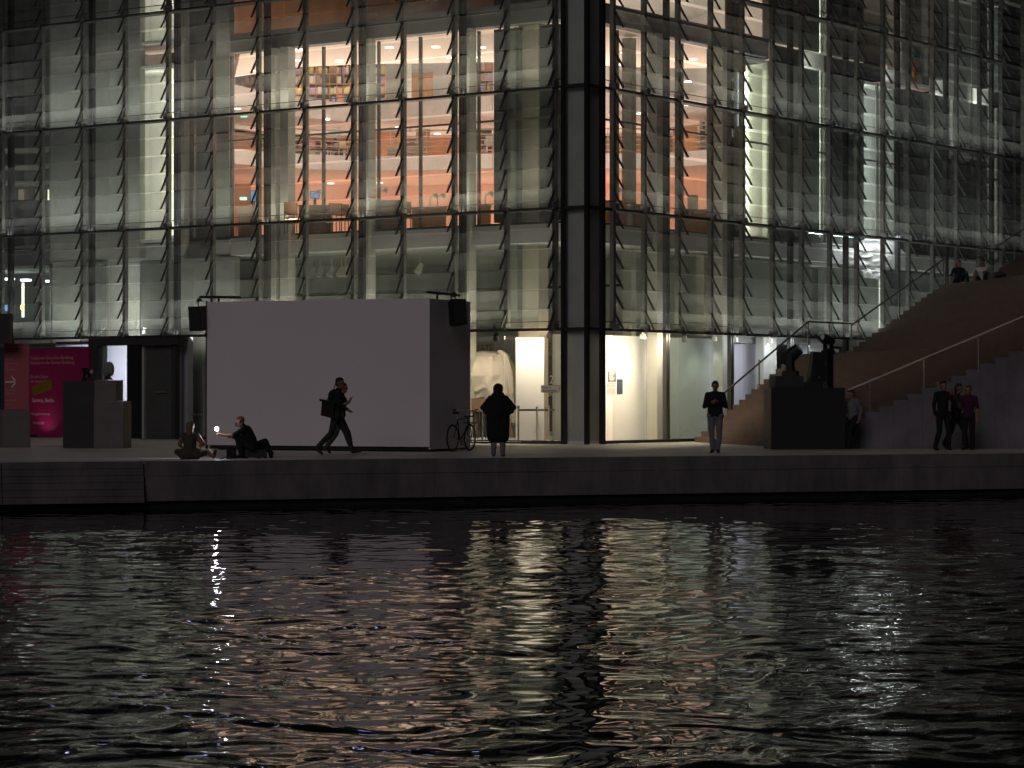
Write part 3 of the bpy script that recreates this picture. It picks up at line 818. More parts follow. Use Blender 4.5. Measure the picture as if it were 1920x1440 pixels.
# two track spotlights under the first transom
def track_spot(px, py, Y, tgt, e, col, label, sp=70):
    p = wpt(px, Y, pz(py, Y))
    t = thing('track_spotlight', label, 'spotlight', p)
    d = (Vector(tgt) - p).normalized()
    MB().ring(tuple(-d * 0.16), tuple(d * 0.10), 0.07, 0.09, 12).build('housing', 'matte_black', t)
    MB().ring(tuple(d * 0.101), tuple(d * 0.108), 0.08, 0.08, 12).build('lens', 'lamp_white', t)
    MB().ring((0, 0, 0.05), (0, 0, 0.45), 0.02, 0.02, 6).build('stem', 'matte_black', t)
    lamp('spot_light', 'SPOT', tuple(d * 0.16), e, col, 0.06, target=tuple(d * 2), parent=t, spot=sp, blend=0.6)
track_spot(1031, 627, 76.6, wpt(985, 79.2, 1.6), 45, (1.0, 0.80, 0.58), 'bright spotlight with glowing lens beside the glass corner', 90)
track_spot(930, 632, 76.9, wpt(925, 80.0, 1.2), 30, (1.0, 0.84, 0.62), 'dark spotlight above the rump of the plaster horse', 90)
track_spot(1283, 634, 80.0, wpt(1300, 83.0, 0.5), 30, (1.0, 0.85, 0.7), 'dark spotlight tilted down under the first transom left of the stair', 60)
lamp('partition_fill', 'SPOT', (*w2l(*wpt(985, 75.9)[:2]), 3.25), 150, (1.0, 0.82, 0.66), 0.08, target=(*w2l(*wpt(995, 77.2)[:2]), 0.2), parent=B, spot=110, blend=0.9)  # added spotlight without a housing, brightens the white partition
MB().box(2.6, 2.66, 1.4, 5.4, 3.40, 3.46).build('lamp_rail', 'matte_black', B)
# light floor seen behind the barrier
MB().prism([w2l(*wpt(884, 76.9)[:2]), w2l(*wpt(1046, 75.9)[:2]), w2l(*wpt(1046, 79.0)[:2]), w2l(*wpt(884, 80.2)[:2])], 0.046, 0.062).build('floor_platform', 'white_wall', B)

# ---- dark entrance, magenta banner, left end of the ground floor
ent = thing('entrance_portal', 'dark metal entrance portal with open left doorway', 'doorway', l2w(0, 0), math.atan2(UR.y, UR.x))
def entb(name, px0, px1, py0, py1, d0, d1, mat):
    return MB().box(d0, d1, yl(px1, d0), yl(px0, d0), max(0.02, zl((px0 + px1) / 2, py1, d0)), zl((px0 + px1) / 2, py0, d0)).build(name, mat, ent)
entb('door_head', 168, 332, 634, 647, -0.30, 0.0, 'plinth_black')
entb('jamb', 168, 181, 647, 832, -0.28, 0.0, 'plinth_black'); entb('jamb', 182, 191, 648, 832, 0.05, 0.3, 'concrete_dark')
entb('jamb', 238, 262, 647, 832, -0.25, 0.0, 'black_steel'); entb('door_edge', 263, 270, 647, 832, -0.15, 0.0, 'concrete')
dl = entb('door_leaf', 271, 322, 647, 830, -0.06, 0.0, 'dark_wall')
entb('door_handle', 290, 313, 733, 737, -0.12, -0.065, 'bright_steel')
entb('jamb', 323, 329, 640, 832, -0.2, 0.0, 'plinth_black'); entb('door_frame', 330, 333, 632, 832, -0.1, 0.0, 'bright_steel')
wallL(336, 352, 0.05, 3.3, 'lilac_wall', d=0.35)
room('L', 191, 240, 0.06, 3.12, 0.45, 3.0, 'lilac_wall', 105, (0.90, 0.93, 1.0))
lamp('room_lamp', 'AREA', (0.5, yl(215, 0.6), 3.5), 26, (1.0, 0.98, 0.85), 0.4, target=(2.0, yl(225, 2.0), 4.0), parent=B)
lamp('room_lamp', 'AREA', (0.45, yl(125, 0.6), 3.45), 9, (0.9, 1.0, 0.95), 0.8, target=(1.3, yl(125, 1.3), 4.6), parent=B)
lamp('room_lamp', 'AREA', (0.55, yl(370, 0.6), 3.3), 6, (1.0, 0.96, 0.88), 0.8, target=(1.3, yl(380, 1.3), 4.2), parent=B)
dh = thing('door_pull', 'long bright steel pull handle left of the projection screen', 'handle', l2w(-0.12, yl(382, -0.12), 0), math.atan2(UR.y, UR.x))
MB().ring((0, 0, 0.35), (0, 0, 1.05), 0.025, 0.025, 8).build('grip', 'bright_steel', dh)
MB().box(-0.01, 0.1, -0.01, 0.55, 0.78, 0.82).build('push_bar', 'bright_steel', dh)

bn = thing('magenta_banner', 'large magenta banner wall with pale lettering and a glow near its foot', 'banner', l2w(-0.35, yl(167, -0.35), 0.03), math.atan2(UR.y, UR.x))
bw = yl(30, -0.35) - yl(167, -0.35); bh = 2.95
MB().box(0, 0.08, 0, bw, 0.0, bh).build('banner_sheet', 'magenta', bn)
MB().box(-0.03, 0.1, 0, bw, bh + 0.004, bh + 0.05).build('top_rail', 'bright_steel', bn)
def bline(s, px, py, size, mat, sx=0.9):
    y = yl(px, -0.36) - yl(167, -0.35); z = zl(px, py, -0.36) - 0.03
    text('lettering', s, size, mat, bn, frame_mat((-0.006, y, z), (0, -1, 0), (0, 0, 1)), sx=sx)
bline('Zugang zum Deutschen Bundestag', 57, 674, 0.16, 'print_rose'); bline('Entrance to the German Bundestag', 57, 683, 0.16, 'print_rose')
bline('Zu den Zeiten', 57, 709, 0.16, 'print_rose'); bline('der Ausstellung', 57, 718, 0.16, 'print_rose')
bline('Service, Berlin', 60, 754, 0.20, 'print_pale'); bline('Montag bis Sonntag', 57, 778, 0.13, 'print_rose'); bline('Eintritt frei', 62, 795, 0.13, 'print_rose')
yy, zz = yl(63, -0.37) - yl(167, -0.35), zl(63, 743, -0.37) - 0.03
mb = MB().box(0, 0.93, 0, 0.36, 0, 0.01)
ang = R_(15)
mb.build('yellow_sticker', 'yellow', bn, mat=frame_mat((-0.006, yy, zz), (0, -math.cos(ang), math.sin(ang)), (0, math.sin(ang), math.cos(ang))))
lamp('banner_spot', 'SPOT', (-0.55, yl(86, -0.35) - yl(167, -0.35), 0.12), 7.0, (1.0, 0.72, 0.85), 0.05, target=(0.0, yl(88, -0.35) - yl(167, -0.35), 0.75), parent=bn, spot=100, blend=1.0)
MB().box(-0.62, -0.5, yl(90, -0.35) - yl(167, -0.35), yl(80, -0.35) - yl(167, -0.35), 0.0, 0.08).build('ground_spotlight', 'matte_black', bn)

sg = thing('wayfinding_sign', 'reddish pink sign panel with white arrow on dark base at left edge', 'sign', wpt(8, 70.5, 0), R_(-20) * 0)
sw = pxw(54, 70.5) - pxw(8, 70.5)
MB().box(0, sw, 0, 0.1, pz(768, 70.5), pz(644, 70.5)).build('sign_panel', 'rose', sg)
MB().box(-0.25, sw + 0.02, 0.02, 0.14, 0, pz(768, 70.5) - 0.004).build('sign_base', 'plinth_brown', sg)
za = pz(716, 70.5)
ar = MB()
ar.box(0.03, 0.33, -0.01, -0.002, za - 0.02, za + 0.02)
for s in (1, -1):
    ar.quadbox([(0.33, -0.01, za - 0.028), (0.33, -0.002, za - 0.028), (0.33, -0.002, za + 0.028), (0.33, -0.01, za + 0.028), (0.20, -0.01, za + s * 0.14 - 0.028), (0.20, -0.002, za + s * 0.14 - 0.028), (0.20, -0.002, za + s * 0.14 + 0.028), (0.20, -0.01, za + s * 0.14 + 0.028)])
ar.build('arrow', 'sign_white', sg)
for py, s in ((652, 'Deutscher Bundestag'), (663, 'Haupteingang'), (675, 'Besucher'), (683, 'Konferenzen'), (695, 'Anmeldung'), (733, 'Ausstellung'), (740, 'Bibliothek'), (752, 'Kunstraum'), (760, 'Archiv')):
    text('lettering', s, 0.085, 'print_rose', sg, frame_mat((0.04, -0.006, pz(py, 70.5)), (1, 0, 0), (0, 0, 1)), sx=0.7)
cab = thing('dark_cabinet', 'dark hanging equipment box at the left picture edge above the sign', 'box', wpt(-30, 69.8, 0))
MB().box(0, pxw(18, 69.8) - pxw(-30, 69.8), 0, 0.5, pz(644, 69.8), pz(588, 69.8)).build('case', 'plinth_black', cab)
MB().box(-0.1, 0.1, 0.2, 0.4, 0, pz(644, 69.8) - 0.003).build('stand', 'plinth_black', cab)
# lamps and hangings in the far left room
for px, py in ((12, 523), (43, 525), (90, 527)):
    x = 3.2
    MB().box(x, x + 0.25, yl(px + 6, x), yl(px - 5, x), zl(px, py + 2, x), zl(px, py - 2, x)).build('ceiling_lamp', 'lamp_cool', B)
MB().ring((3.2, yl(43, 3.2), zl(43, 595, 3.2)), (3.2, yl(43, 3.2), zl(43, 530, 3.2)), 0.05, 0.05, 8).build('lit_tube', 'lamp_tube', B)
MB().box(3.0, 3.1, yl(41, 3.0), yl(38, 3.0), zl(40, 580, 3.0), zl(40, 572, 3.0)).build('amber_lamp', 'lamp_amber', B)
MB().box(3.0, 3.1, yl(14, 3.0), yl(3, 3.0), zl(10, 583, 3.0), zl(10, 572, 3.0)).build('small_screen', 'screen_blue', B)
for px in (38, 70, 93): MB().box(2.8, 3.0, yl(px + 7, 2.8), yl(px - 4, 2.8), zl(px, 375, 2.8), zl(px, 355, 2.8)).build('lit_window', 'lamp_tube' if px > 90 else 'soffit', B)
for k, py in enumerate((243, 278, 310, 340)):
    z = zl(40, py, 3.0)
    mb = MB()
    for j in range(9):
        x0 = 3.0 + 0.9 * math.sin(j * 0.35); x1 = 3.0 + 0.9 * math.sin((j + 1) * 0.35)
        y0 = yl(95 - j * 12, 3.0); y1 = yl(95 - (j + 1) * 12, 3.0)
        mb.prism([(x0, y0), (x1, y1), (x1 + 0.4, y1), (x0 + 0.4, y0)], z - 0.09 - 0.0 * j, z + 0.09)
    mb.build('curved_landing', 'concrete', B)
MB().ring((1.33, yl(323, 1.33), 6.7), (1.33, yl(323, 1.33), 12.2), 0.04, 0.04, 8).build('lit_tube', 'lamp_tube', B)
MB().ring((xr(1398, 1.1), 1.1, zr(1398, 235, 1.1)), (xr(1398, 1.1), 1.1, zr(1398, 135, 1.1)), 0.035, 0.035, 8).build('lit_tube', 'lamp_cool', B)
for k in range(4):
    z = 13.9 + 0.45 * k
    MB().ring((xr(1700 + 4 * k, 2.5), 2.5, z), (xr(1828, 2.5), 2.5, z - 0.5 + 0.2 * k), 0.025, 0.025, 6).build('ceiling_batten', 'dark_steel', B)
hg = thing('hanging_cloth', 'orange and green cloth hanging behind dark glass at upper right', 'cloth', l2w(xr(1712, 1.45), 1.42, zr(1712, 152, 1.4)), math.atan2(UR.y, UR.x))
MB().prism([(0, 0), (0.28, 0), (0.30, 0.04), (0, 0.04)], 0, 0.75).build('orange_cloth', 'cloth_orange', hg)
MB().prism([(0.05, 0.0), (0.5, 0.0), (0.5, 0.03), (0.05, 0.03)], 0.78, 1.25).build('green_cloth', 'cloth_green', hg)

# crumpled white sheets inside the side facade
fl = thing('crumpled_sheet', 'crumpled white sheets hanging behind the glass above the stair', 'film', l2w(xr(1640, 0.9), 0.9, zr(1640, 487, 0.9)), math.atan2(UR.y, UR.x))
def film(name, pts, seed):
    me = bpy.data.meshes.new(name)
    nu, nv = 26, 14
    (a, b, c, d) = [Vector((xr(p, 0.9) - xr(1640, 0.9), 0, zr(p, q, 0.9) - zr(1640, 487, 0.9))) for p, q in pts]
    vs = []
    for j in range(nv + 1):
        for i in range(nu + 1):
            u, v = i / nu, j / nv
            p = (a * (1 - u) + b * u) * (1 - v) + (d * (1 - u) + c * u) * v
            h = noise.noise(Vector((u * 4 + seed, v * 3, seed))) * 0.12 + 0.025 * math.sin(u * 16 + v * 5 + seed)
            e = noise.noise(Vector((u * 7, v * 7, seed + 5))) * 0.10
            vs.append((p.x + e, h * 0.8, p.z + e * 0.8))
    fs = [(j * (nu + 1) + i, j * (nu + 1) + i + 1, (j + 1) * (nu + 1) + i + 1, (j + 1) * (nu + 1) + i) for j in range(nv) for i in range(nu)]
    me.from_pydata(vs, [], fs); me.materials.append(MATS['foil'])
    me.polygons.foreach_set('use_smooth', [True] * len(me.polygons))
    o = link(name, me, fl)
    s = o.modifiers.new('thick', 'SOLIDIFY'); s.thickness = 0.004
film('film_sheet', ((1600, 470), (1700, 478), (1672, 446), (1622, 444)), 1.0)
film('film_fold', ((1588, 496), (1668, 500), (1660, 476), (1580, 480)), 4.0)
film('film_tip', ((1620, 520), (1650, 524), (1660, 504), (1612, 500)), 9.0)

# ================================================================== STAIR BESIDE THE BUILDING
st = thing('grand_stair', 'wide dark brown outdoor stair climbing right along the side facade', 'stair', (0, 0, 0))
def xl_of(z):
    if z <= 2.72: return 5.0 + z / 0.43
    if z <= 5.2: return 14.5 + (z - 2.72) / 0.354
    return 24.0 + (z - 5.2) / 0.33
def SL(z): return l2w(xl_of(z), -0.55)
def SR(z): return Vector((7.55 + 2.31 * z, 70.2 - 0.5 * z, 0))
rise = 2.72 / 17
zs = [rise * k for k in range(0, 46)]
for k in range(1, len(zs)):
    z0, z1 = zs[k - 1], zs[k]
    a, b = SL(z0 + 1e-4 if k != 18 else z0 + 1e-3), SR(z0)
    if k == 18: a = l2w(14.5, -0.55)
    c, d = SR(z1 + 0.16), SL(z1 + 0.16)
    if k == 17: d = l2w(14.9, -0.55)
    MB().prism([tuple(a[:2]), tuple(b[:2]), tuple(c[:2]), tuple(d[:2])], z0 - 0.03, z1).build('step', 'stair_brown', st)
fm = MB()
for k in range(1, 30):
    a, b = SR(zs[k - 1]), SR(zs[k])
    fm.prism([(a.x, a.y - 0.03), (b.x - 0.004, b.y - 0.03), (b.x - 0.004, b.y - 0.25), (a.x, a.y - 0.25)], 0.0, zs[k] + 0.012)
fm.build('flank_wall', 'flank_grey', st)
def rail(pts, r, name='handrail', mat='bright_steel'): MB().tube(pts, r, 8).build(name, mat, st)
def hp(x, z): p = l2w(x, -0.8); return (p.x, p.y, z)
H = 1.02
rail([hp(5.35, 0.05 + H), hp(11.5, 2.76 + H), hp(14.4, 2.76 + H)], 0.032)
rail([hp(14.4, 2.76 + H - 0.05), hp(21.3, 5.22 + H)], 0.032)
rail([hp(23.8, 5.3 + H), hp(31, 7.6 + H)], 0.032)
for x in (5.35, 8.4, 11.5, 12.9, 14.4, 17.8, 21.3, 23.8, 27):
    zb = {5.35: 0.0, 11.5: 2.72, 12.9: 2.72, 14.4: 2.72, 21.3: 5.2, 23.8: 5.2}.get(x)
    if zb is None: zb = (x - 5) * 0.43 if x < 11 else ((x - 14.5) * 0.354 + 2.72 if x < 22 else (x - 24) * 0.33 + 5.2)
    zt = zb + H + (0.04 if x != 5.35 else 0.05)
    p = hp(x, 0)
    MB().ring((p[0], p[1], zb), (p[0], p[1], zt), 0.026, 0.026, 8).build('rail_post', 'bright_steel', st)
def rp(z, h): p = SR(z); return (p.x, p.y - 0.12, z + h)
rail([rp(0.62, 0.92), rp(3.6, 0.92)], 0.03)
for z in (0.86, 1.47, 2.07, 2.68):
    MB().tube([rp(z, 0.0), rp(z, 0.92)], 0.022, 8).build('rail_post', 'bright_steel', st)

# ================================================================== PROJECTION SCREEN AND SOUND
scr_ang = math.atan2(65.3 - 68.0, -2.06 + 7.94)
S = thing('projection_screen', 'huge blank white projection wall with dark side standing on the quay', 'screen', (-7.94, 68.0, 0), scr_ang)
SWD = math.hypot(5.88, 2.7); SDP = 2.36
MB().box(0, SWD, 0, 0.05, 0.12, 3.84).build('front_panel', 'screen_white', S)
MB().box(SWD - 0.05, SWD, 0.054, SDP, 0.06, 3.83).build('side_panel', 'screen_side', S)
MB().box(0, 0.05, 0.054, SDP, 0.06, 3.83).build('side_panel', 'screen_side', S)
MB().box(0.06, SWD - 0.06, SDP - 0.1, SDP, 0.06, 3.8).build('back_panel', 'screen_side', S)
MB().box(0.06, SWD - 0.06, 0.06, SDP - 0.11, 0.02, 0.10).build('underframe', 'matte_black', S)
MB().box(-0.035, -0.002, -0.01, 0.06, 0.02, 3.86).build('edge_profile', 'black_steel', S)
for x in (0.3, 1.8, 3.4, 5.0, 6.2): MB().box(x, x + 0.12, 0.08, 0.25, 0.0, 0.11).build('foot', 'matte_black', S)
MB().tube([(-0.28, 0.1, 3.98), (0.95, 0.1, 3.95)], 0.035, 8).build('speaker_boom', 'dark_steel', S)
MB().tube([(0.3, 0.1, 3.84), (0.3, 0.1, 3.96)], 0.03, 8).build('boom_clamp', 'matte_black', S)
MB().tube([(SWD - 0.05, -0.05, 3.99), (SWD - 0.05 + 0.02, 1.75, 3.97)], 0.035, 8).build('speaker_boom', 'dark_steel', S)
MB().tube([(SWD - 0.03, 0.5, 3.83), (SWD - 0.03, 0.5, 3.97)], 0.03, 8).build('boom_clamp', 'matte_black', S)

def loudspeaker(label, loc, rz, tilt):
    t = thing('loudspeaker', label, 'loudspeaker', loc, rz, 'loudspeakers hung on the projection screen')
    t.rotation_euler = (tilt, R_(0), rz)
    mb = MB()
    f, bk, h = 0.19, 0.12, 0.32
    mb.quadbox([(-f, -0.19, -h), (f, -0.19, -h), (bk, 0.2, -h), (-bk, 0.2, -h), (-f, -0.19, h), (f, -0.19, h), (bk, 0.2, h * 0.96), (-bk, 0.2, h * 0.96)])
    mb.build('cabinet', 'matte_black', t)
    MB().box(-f + 0.015, f - 0.015, -0.20, -0.193, -h + 0.02, h - 0.02).build('grille', 'cloth_dark', t)
    MB().tube([(0, 0.0, h), (0, 0.0, h + 0.12), (0.10, 0.02, h + 0.14)], 0.018, 6).build('yoke', 'dark_steel', t)
    MB().ring((0, 0.05, h + 0.11), (0, 0.05, h + 0.2), 0.09, 0.05, 10).build('hook_clamp', 'dark_steel', t)
    return t
loudspeaker('black loudspeaker hung at the left top corner of the screen', wpt(373, 67.9, pz(597, 67.9)), R_(-28), R_(6))
loudspeaker('black loudspeaker hung on the dark side of the screen', wpt(856, 65.9, pz(586, 65.9)), R_(30), R_(-8))

# ================================================================== PLINTHS WITH STAGE LIGHTS
pl = thing('equipment_plinth', 'stepped dark plinth in front of the magenta banner', 'plinth', wpt(118, 70.0, 0), R_(-8))
u = 70.0 / F_PX
MB().box(0, 62 * u, 0, 1.1, 0, pz(714, 70)).build('rear_block', 'plinth_black', pl)
MB().box(62 * u + 0.003, 104 * u, -0.06, 0.6, pz(752, 70) + 0.003, pz(713, 70)).build('upper_block', 'plinth_brown', pl)
MB().box(62 * u + 0.003, 118 * u, -0.10, 0.7, 0, pz(752, 70)).build('lower_block', 'plinth_brown', pl)
def moving_head(label, loc, rz, tilt, s=1.0, group=None, headmat='matte_black'):
    t = thing('moving_head_light', label, 'stage light', loc, rz, group)
    MB().box(-0.17 * s, 0.17 * s, -0.15 * s, 0.15 * s, 0, 0.12 * s).build('base', 'matte_black', t)
    yk = MB()
    for q in (-1, 1): yk.box(q * 0.17 * s - 0.025 * s, q * 0.17 * s + 0.025 * s, -0.06 * s, 0.06 * s, 0.16 * s, 0.50 * s)
    yk.box(-0.195 * s, 0.195 * s, -0.07 * s, 0.07 * s, 0.12 * s, 0.18 * s)
    yk.build('yoke', 'matte_black', t)
    c = Vector((0, 0, 0.44 * s)); d = Vector((0, -math.cos(tilt), math.sin(tilt)))
    MB().ring(tuple(c - d * 0.2 * s), tuple(c + d * 0.06 * s), 0.11 * s, 0.145 * s, 14).ring(tuple(c + d * 0.06 * s), tuple(c + d * 0.25 * s), 0.145 * s, 0.125 * s, 14).build('head', headmat, t)
    MB().ring(tuple(c + d * 0.251 * s), tuple(c + d * 0.258 * s), 0.11 * s, 0.11 * s, 14).build('lens', 'foil', t)
    return t
GH = 'stage lights on the plinths'
moving_head('black stage light lying low on the left plinth', wpt(163, 70.6, pz(714, 70.0)) , R_(60), R_(-10), 0.62, GH)
dsh = thing('dish_light', 'grey round reflector lamp standing on top of the left plinth', 'stage light', wpt(203, 70.2, pz(712, 70.0)), R_(70), GH)
MB().ring((0, 0, 0), (0, 0, 0.10), 0.13, 0.05, 10).build('foot', 'matte_black', dsh)
MB().ring((-0.02, 0, 0.1), (-0.14, 0, 0.16), 0.09, 0.07, 12).build('housing', 'plinth_brown', dsh)
MB().ball((0.05, 0, 0.28), 0.21, 14, 8, sc=(0.35, 0.75, 1)).build('reflector', 'concrete_dark', dsh, smooth=True)

pr = thing('equipment_plinth', 'big black plinth standing before the foot of the stair', 'plinth', wpt(1446, 68.2, 0), R_(4))
u = 68.2 / F_PX
MB().box(0, 140 * u, 0, 1.2, 0, pz(727, 68.2)).build('lower_block', 'matte_black', pr)
MB().box(9 * u, 62 * u, 0.05, 1.1, pz(727, 68.2) + 0.002, pz(705, 68.2)).build('upper_block', 'plinth_black', pr)
MB().box(64 * u, 100 * u, 0.1, 0.6, pz(727, 68.2) + 0.002, pz(716, 68.2)).build('cable_box', 'matte_black', pr)
moving_head('black stage light tilted left on the right plinth', wpt(1482, 68.7, pz(706, 68.2)), R_(75), R_(40), 1.25, GH)
t = thing('stage_monitor', 'tall black upright stage lamp case between two stage lights', 'stage light', wpt(1531, 68.8, pz(716, 68.2)), R_(12), GH)
mb = MB(); mb.quadbox([(-0.22, -0.16, 0), (0.2, -0.16, 0), (0.2, 0.2, 0), (-0.22, 0.2, 0), (-0.12, -0.12, 0.80), (0.2, -0.12, 0.76), (0.2, 0.16, 0.76), (-0.12, 0.16, 0.80)])
mb.build('case', 'matte_black', t); MB().ring((0.02, -0.17, 0.12), (0.02, -0.162, 0.12), 0.035, 0.035, 10).build('dial', 'bright_steel', t)
th_ = moving_head('black stage light with open barn door flap behind the right plinth', wpt(1553, 70.4, pz(664, 70.4)), R_(-60), R_(20), 0.85, GH)
MB().quadbox([(-0.02, -0.45, 0.50), (0.10, -0.45, 0.50), (0.10, -0.18, 0.28), (-0.02, -0.18, 0.28), (-0.02, -0.46, 0.53), (0.10, -0.46, 0.53), (0.10, -0.18, 0.31), (-0.02, -0.18, 0.31)]).build('barn_door', 'matte_black', th_)
MB().box(-0.1, 0.1, -0.1, 0.1, -pz(664, 70.4) + 0.0, -0.004).build('stand', 'matte_black', th_)

# ================================================================== PEOPLE
def remesh(mb, name, voxel, smooth_it=4):
    me = mb.mesh(name + '_raw', ['skin'])
    o = bpy.data.objects.new(name + '_raw', me); COL.objects.link(o)
    r = o.modifiers.new('r', 'REMESH'); r.mode = 'VOXEL'; r.voxel_size = voxel; r.use_smooth_shade = True
    s = o.modifiers.new('s', 'SMOOTH'); s.factor = 0.5; s.iterations = smooth_it
    bpy.context.view_layer.update()
    out = bpy.data.meshes.new_from_object(o.evaluated_get(bpy.context.evaluated_depsgraph_get()))
    bpy.data.objects.remove(o); bpy.data.meshes.remove(me)
    out.name = name
    out.polygons.foreach_set('use_smooth', [True] * len(out.polygons))
    return out
def cap(mb, a, b, ra, rb, n=12):
    mb.ring(a, b, ra, rb, n, True, True); mb.ball(a, ra * 1.0, n, 8); mb.ball(b, rb * 1.0, n, 8)
def seg_dist(p, a, b):
    ab = b - a; L = ab.length_squared
    t = 0 if L < 1e-9 else max(0, min(1, (p - a).dot(ab) / L))
    return (p - (a + ab * t)).length, t
def body(name, parent, bones, mats, voxel=0.012):
    """bones: (a, b, ra, rb, material index). One continuous remeshed surface, faces coloured by nearest bone."""
    mb = MB()
    bs = [(Vector(a), Vector(b), ra, rb, m) for a, b, ra, rb, m in bones]
    for a, b, ra, rb, m in bs: cap(mb, a, b, ra, rb)
    me = remesh(mb, name, voxel)
    me.materials.clear()
    for m in mats: me.materials.append(MATS[m])
    idx = []
    for p in me.polygons:
        c = p.center; best, bi = 1e9, 0
        for a, b, ra, rb, m in bs:
            d, t = seg_dist(c, a, b); d -= ra + (rb - ra) * t
            if d < best: best, bi = d, m
        idx.append(bi)
    me.polygons.foreach_set('material_index', idx)
    me.update()
    return link(name, me, parent)
def lerp(a, b, t): return tuple(a[i] + (b[i] - a[i]) * t for i in range(3))
def hand(wr, d, side, curl=0.3, s=1.0, palm_n=None, m=0):
    """palm, four fingers and a thumb growing from the wrist along d"""
    wr = Vector(wr); d = Vector(d).normalized()
    pn = Vector(palm_n or (0, -1, 0)); pn = (pn - d * pn.dot(d)).normalized()
    sd = d.cross(pn) * side
    out = [(tuple(wr), tuple(wr + d * 0.085 * s), 0.026 * s, 0.030 * s, m), (tuple(wr + sd * 0.02 * s), tuple(wr + d * 0.08 * s + sd * 0.026 * s), 0.02 * s, 0.018 * s, m), (tuple(wr - sd * 0.02 * s), tuple(wr + d * 0.075 * s - sd * 0.026 * s), 0.02 * s, 0.018 * s, m)]
    for k, (off, ln) in enumerate(((-0.030, 0.060), (-0.011, 0.078), (0.010, 0.084), (0.030, 0.074))):
        b = wr + d * 0.088 * s + sd * off * s
        mid = b + (d * math.cos(curl) + pn * math.sin(curl)) * ln * 0.5 * s
        tip = mid + (d * math.cos(curl * 2.2) + pn * math.sin(curl * 2.2)) * ln * 0.5 * s
        out += [(tuple(b), tuple(mid), 0.0095 * s, 0.009 * s, m), (tuple(mid), tuple(tip), 0.009 * s, 0.008 * s, m)]
    b = wr + d * 0.025 * s + sd * 0.03 * s; mid = b + (d * 0.75 + sd * 0.6 + pn * 0.25).normalized() * 0.042 * s
    tip = mid + (d * 0.9 + sd * 0.25 + pn * 0.35).normalized() * 0.035 * s
    out += [(tuple(b), tuple(mid), 0.012 * s, 0.010 * s, m), (tuple(mid), tuple(tip), 0.010 * s, 0.009 * s, m)]
    return out
def head_bones(c, fwd, m=0, s=1.0, up=(0, 0, 1)):
    c = Vector(c); f = Vector(fwd).normalized(); up = Vector(up).normalized(); r = f.cross(up).normalized()
    P = lambda a, b, e: tuple(c + f * a * s + r * b * s + up * e * s)
    return [(P(-0.018, 0, 0.025), P(0.018, 0, 0.03), 0.088 * s, 0.084 * s, m), (P(0.025, 0, -0.045), P(0.045, 0, -0.075), 0.062 * s, 0.045 * s, m),
            (P(0.092, 0, 0.01), P(0.108, 0, -0.022), 0.010 * s, 0.014 * s, m), (P(0.0, 0.088, -0.01), P(-0.008, 0.09, 0.012), 0.014 * s, 0.016 * s, m), (P(0.0, -0.088, -0.01), P(-0.008, -0.09, 0.012), 0.014 * s, 0.016 * s, m),
            (P(0.082, -0.03, 0.02), P(0.082, 0.03, 0.02), 0.013 * s, 0.013 * s, m), (P(0.075, -0.018, -0.055), P(0.075, 0.018, -0.055), 0.014 * s, 0.014 * s, m)]
def limbs(J, MT, fem=1.0):
    """MT: material indices: skin, top, legs, shoe; J: dictionary of joints"""
    sk, tp, lg, sh = MT['skin'], MT['top'], MT['legs'], MT['shoe']
    up_, fo_ = MT.get('upper', tp), MT.get('fore', tp)
    shin = MT.get('shin', lg)
    bn = []
    for q in 'LR':
        bn += [(J['hip' + q], J['knee' + q], 0.098 * fem, 0.070, lg), (J['knee' + q], lerp(J['knee' + q], J['ank' + q], 0.4), 0.068, 0.070, shin), (lerp(J['knee' + q], J['ank' + q], 0.4), J['ank' + q], 0.070, 0.056, shin),
               (J['ank' + q], J['toe' + q], 0.042, 0.032, sh), (lerp(J['ank' + q], (J['ank' + q][0], J['ank' + q][1], J['ank' + q][2] - 0.05), 0.5), J['toe' + q], 0.042, 0.030, sh)]
        bn += [(J['sh' + q], J['el' + q], 0.066, 0.054, up_), (J['el' + q], J['wr' + q], 0.052, 0.036, fo_)]
        bn += hand(J['wr' + q], J['hd' + q], 1 if q == 'R' else -1, J.get('curl' + q, 0.35), 1.0, J.get('pn' + q), sk)
    bn += [(J['hipL'], J['hipR'], 0.118 * fem, 0.118 * fem, lg), (J['pelvis'], J['waist'], 0.145 * fem, 0.140, tp), (J['waist'], J['chest'], 0.142, 0.150, tp), (J['chest'], J['neck'], 0.140, 0.065, tp),
           (J['shL'], J['chest'], 0.068, 0.11, tp), (J['shR'], J['chest'], 0.068, 0.11, tp), (J['shL'], J['neck'], 0.055, 0.05, tp), (J['shR'], J['neck'], 0.055, 0.05, tp), (J['neck'], J['head'], 0.052, 0.050, sk)]
    return bn
def stand(h=1.75, **kw):                                         # facing -y (towards the camera)
    k = h / 1.75
    J = dict(hipL=(0.095, 0, 0.92), hipR=(-0.095, 0, 0.92), kneeL=(0.105, -0.015, 0.49), kneeR=(-0.105, -0.015, 0.49), ankL=(0.11, 0.01, 0.08), ankR=(-0.11, 0.01, 0.08),
             toeL=(0.13, -0.15, 0.035), toeR=(-0.13, -0.15, 0.035), pelvis=(0, 0, 0.98), waist=(0, 0, 1.12), chest=(0, -0.005, 1.31), neck=(0, 0.0, 1.47), head=(0, -0.015, 1.62),
             shL=(0.185, 0, 1.42), shR=(-0.185, 0, 1.42), elL=(0.24, 0.03, 1.14), elR=(-0.24, 0.03, 1.14), wrL=(0.25, -0.04, 0.89), wrR=(-0.25, -0.04, 0.89), hdL=(0.0, -0.1, -1), hdR=(0, -0.1, -1))
    J.update(kw)
    return {a: (tuple(c * k for c in b) if isinstance(b, tuple) and not a.startswith(('hd', 'pn')) else b) for a, b in J.items()}
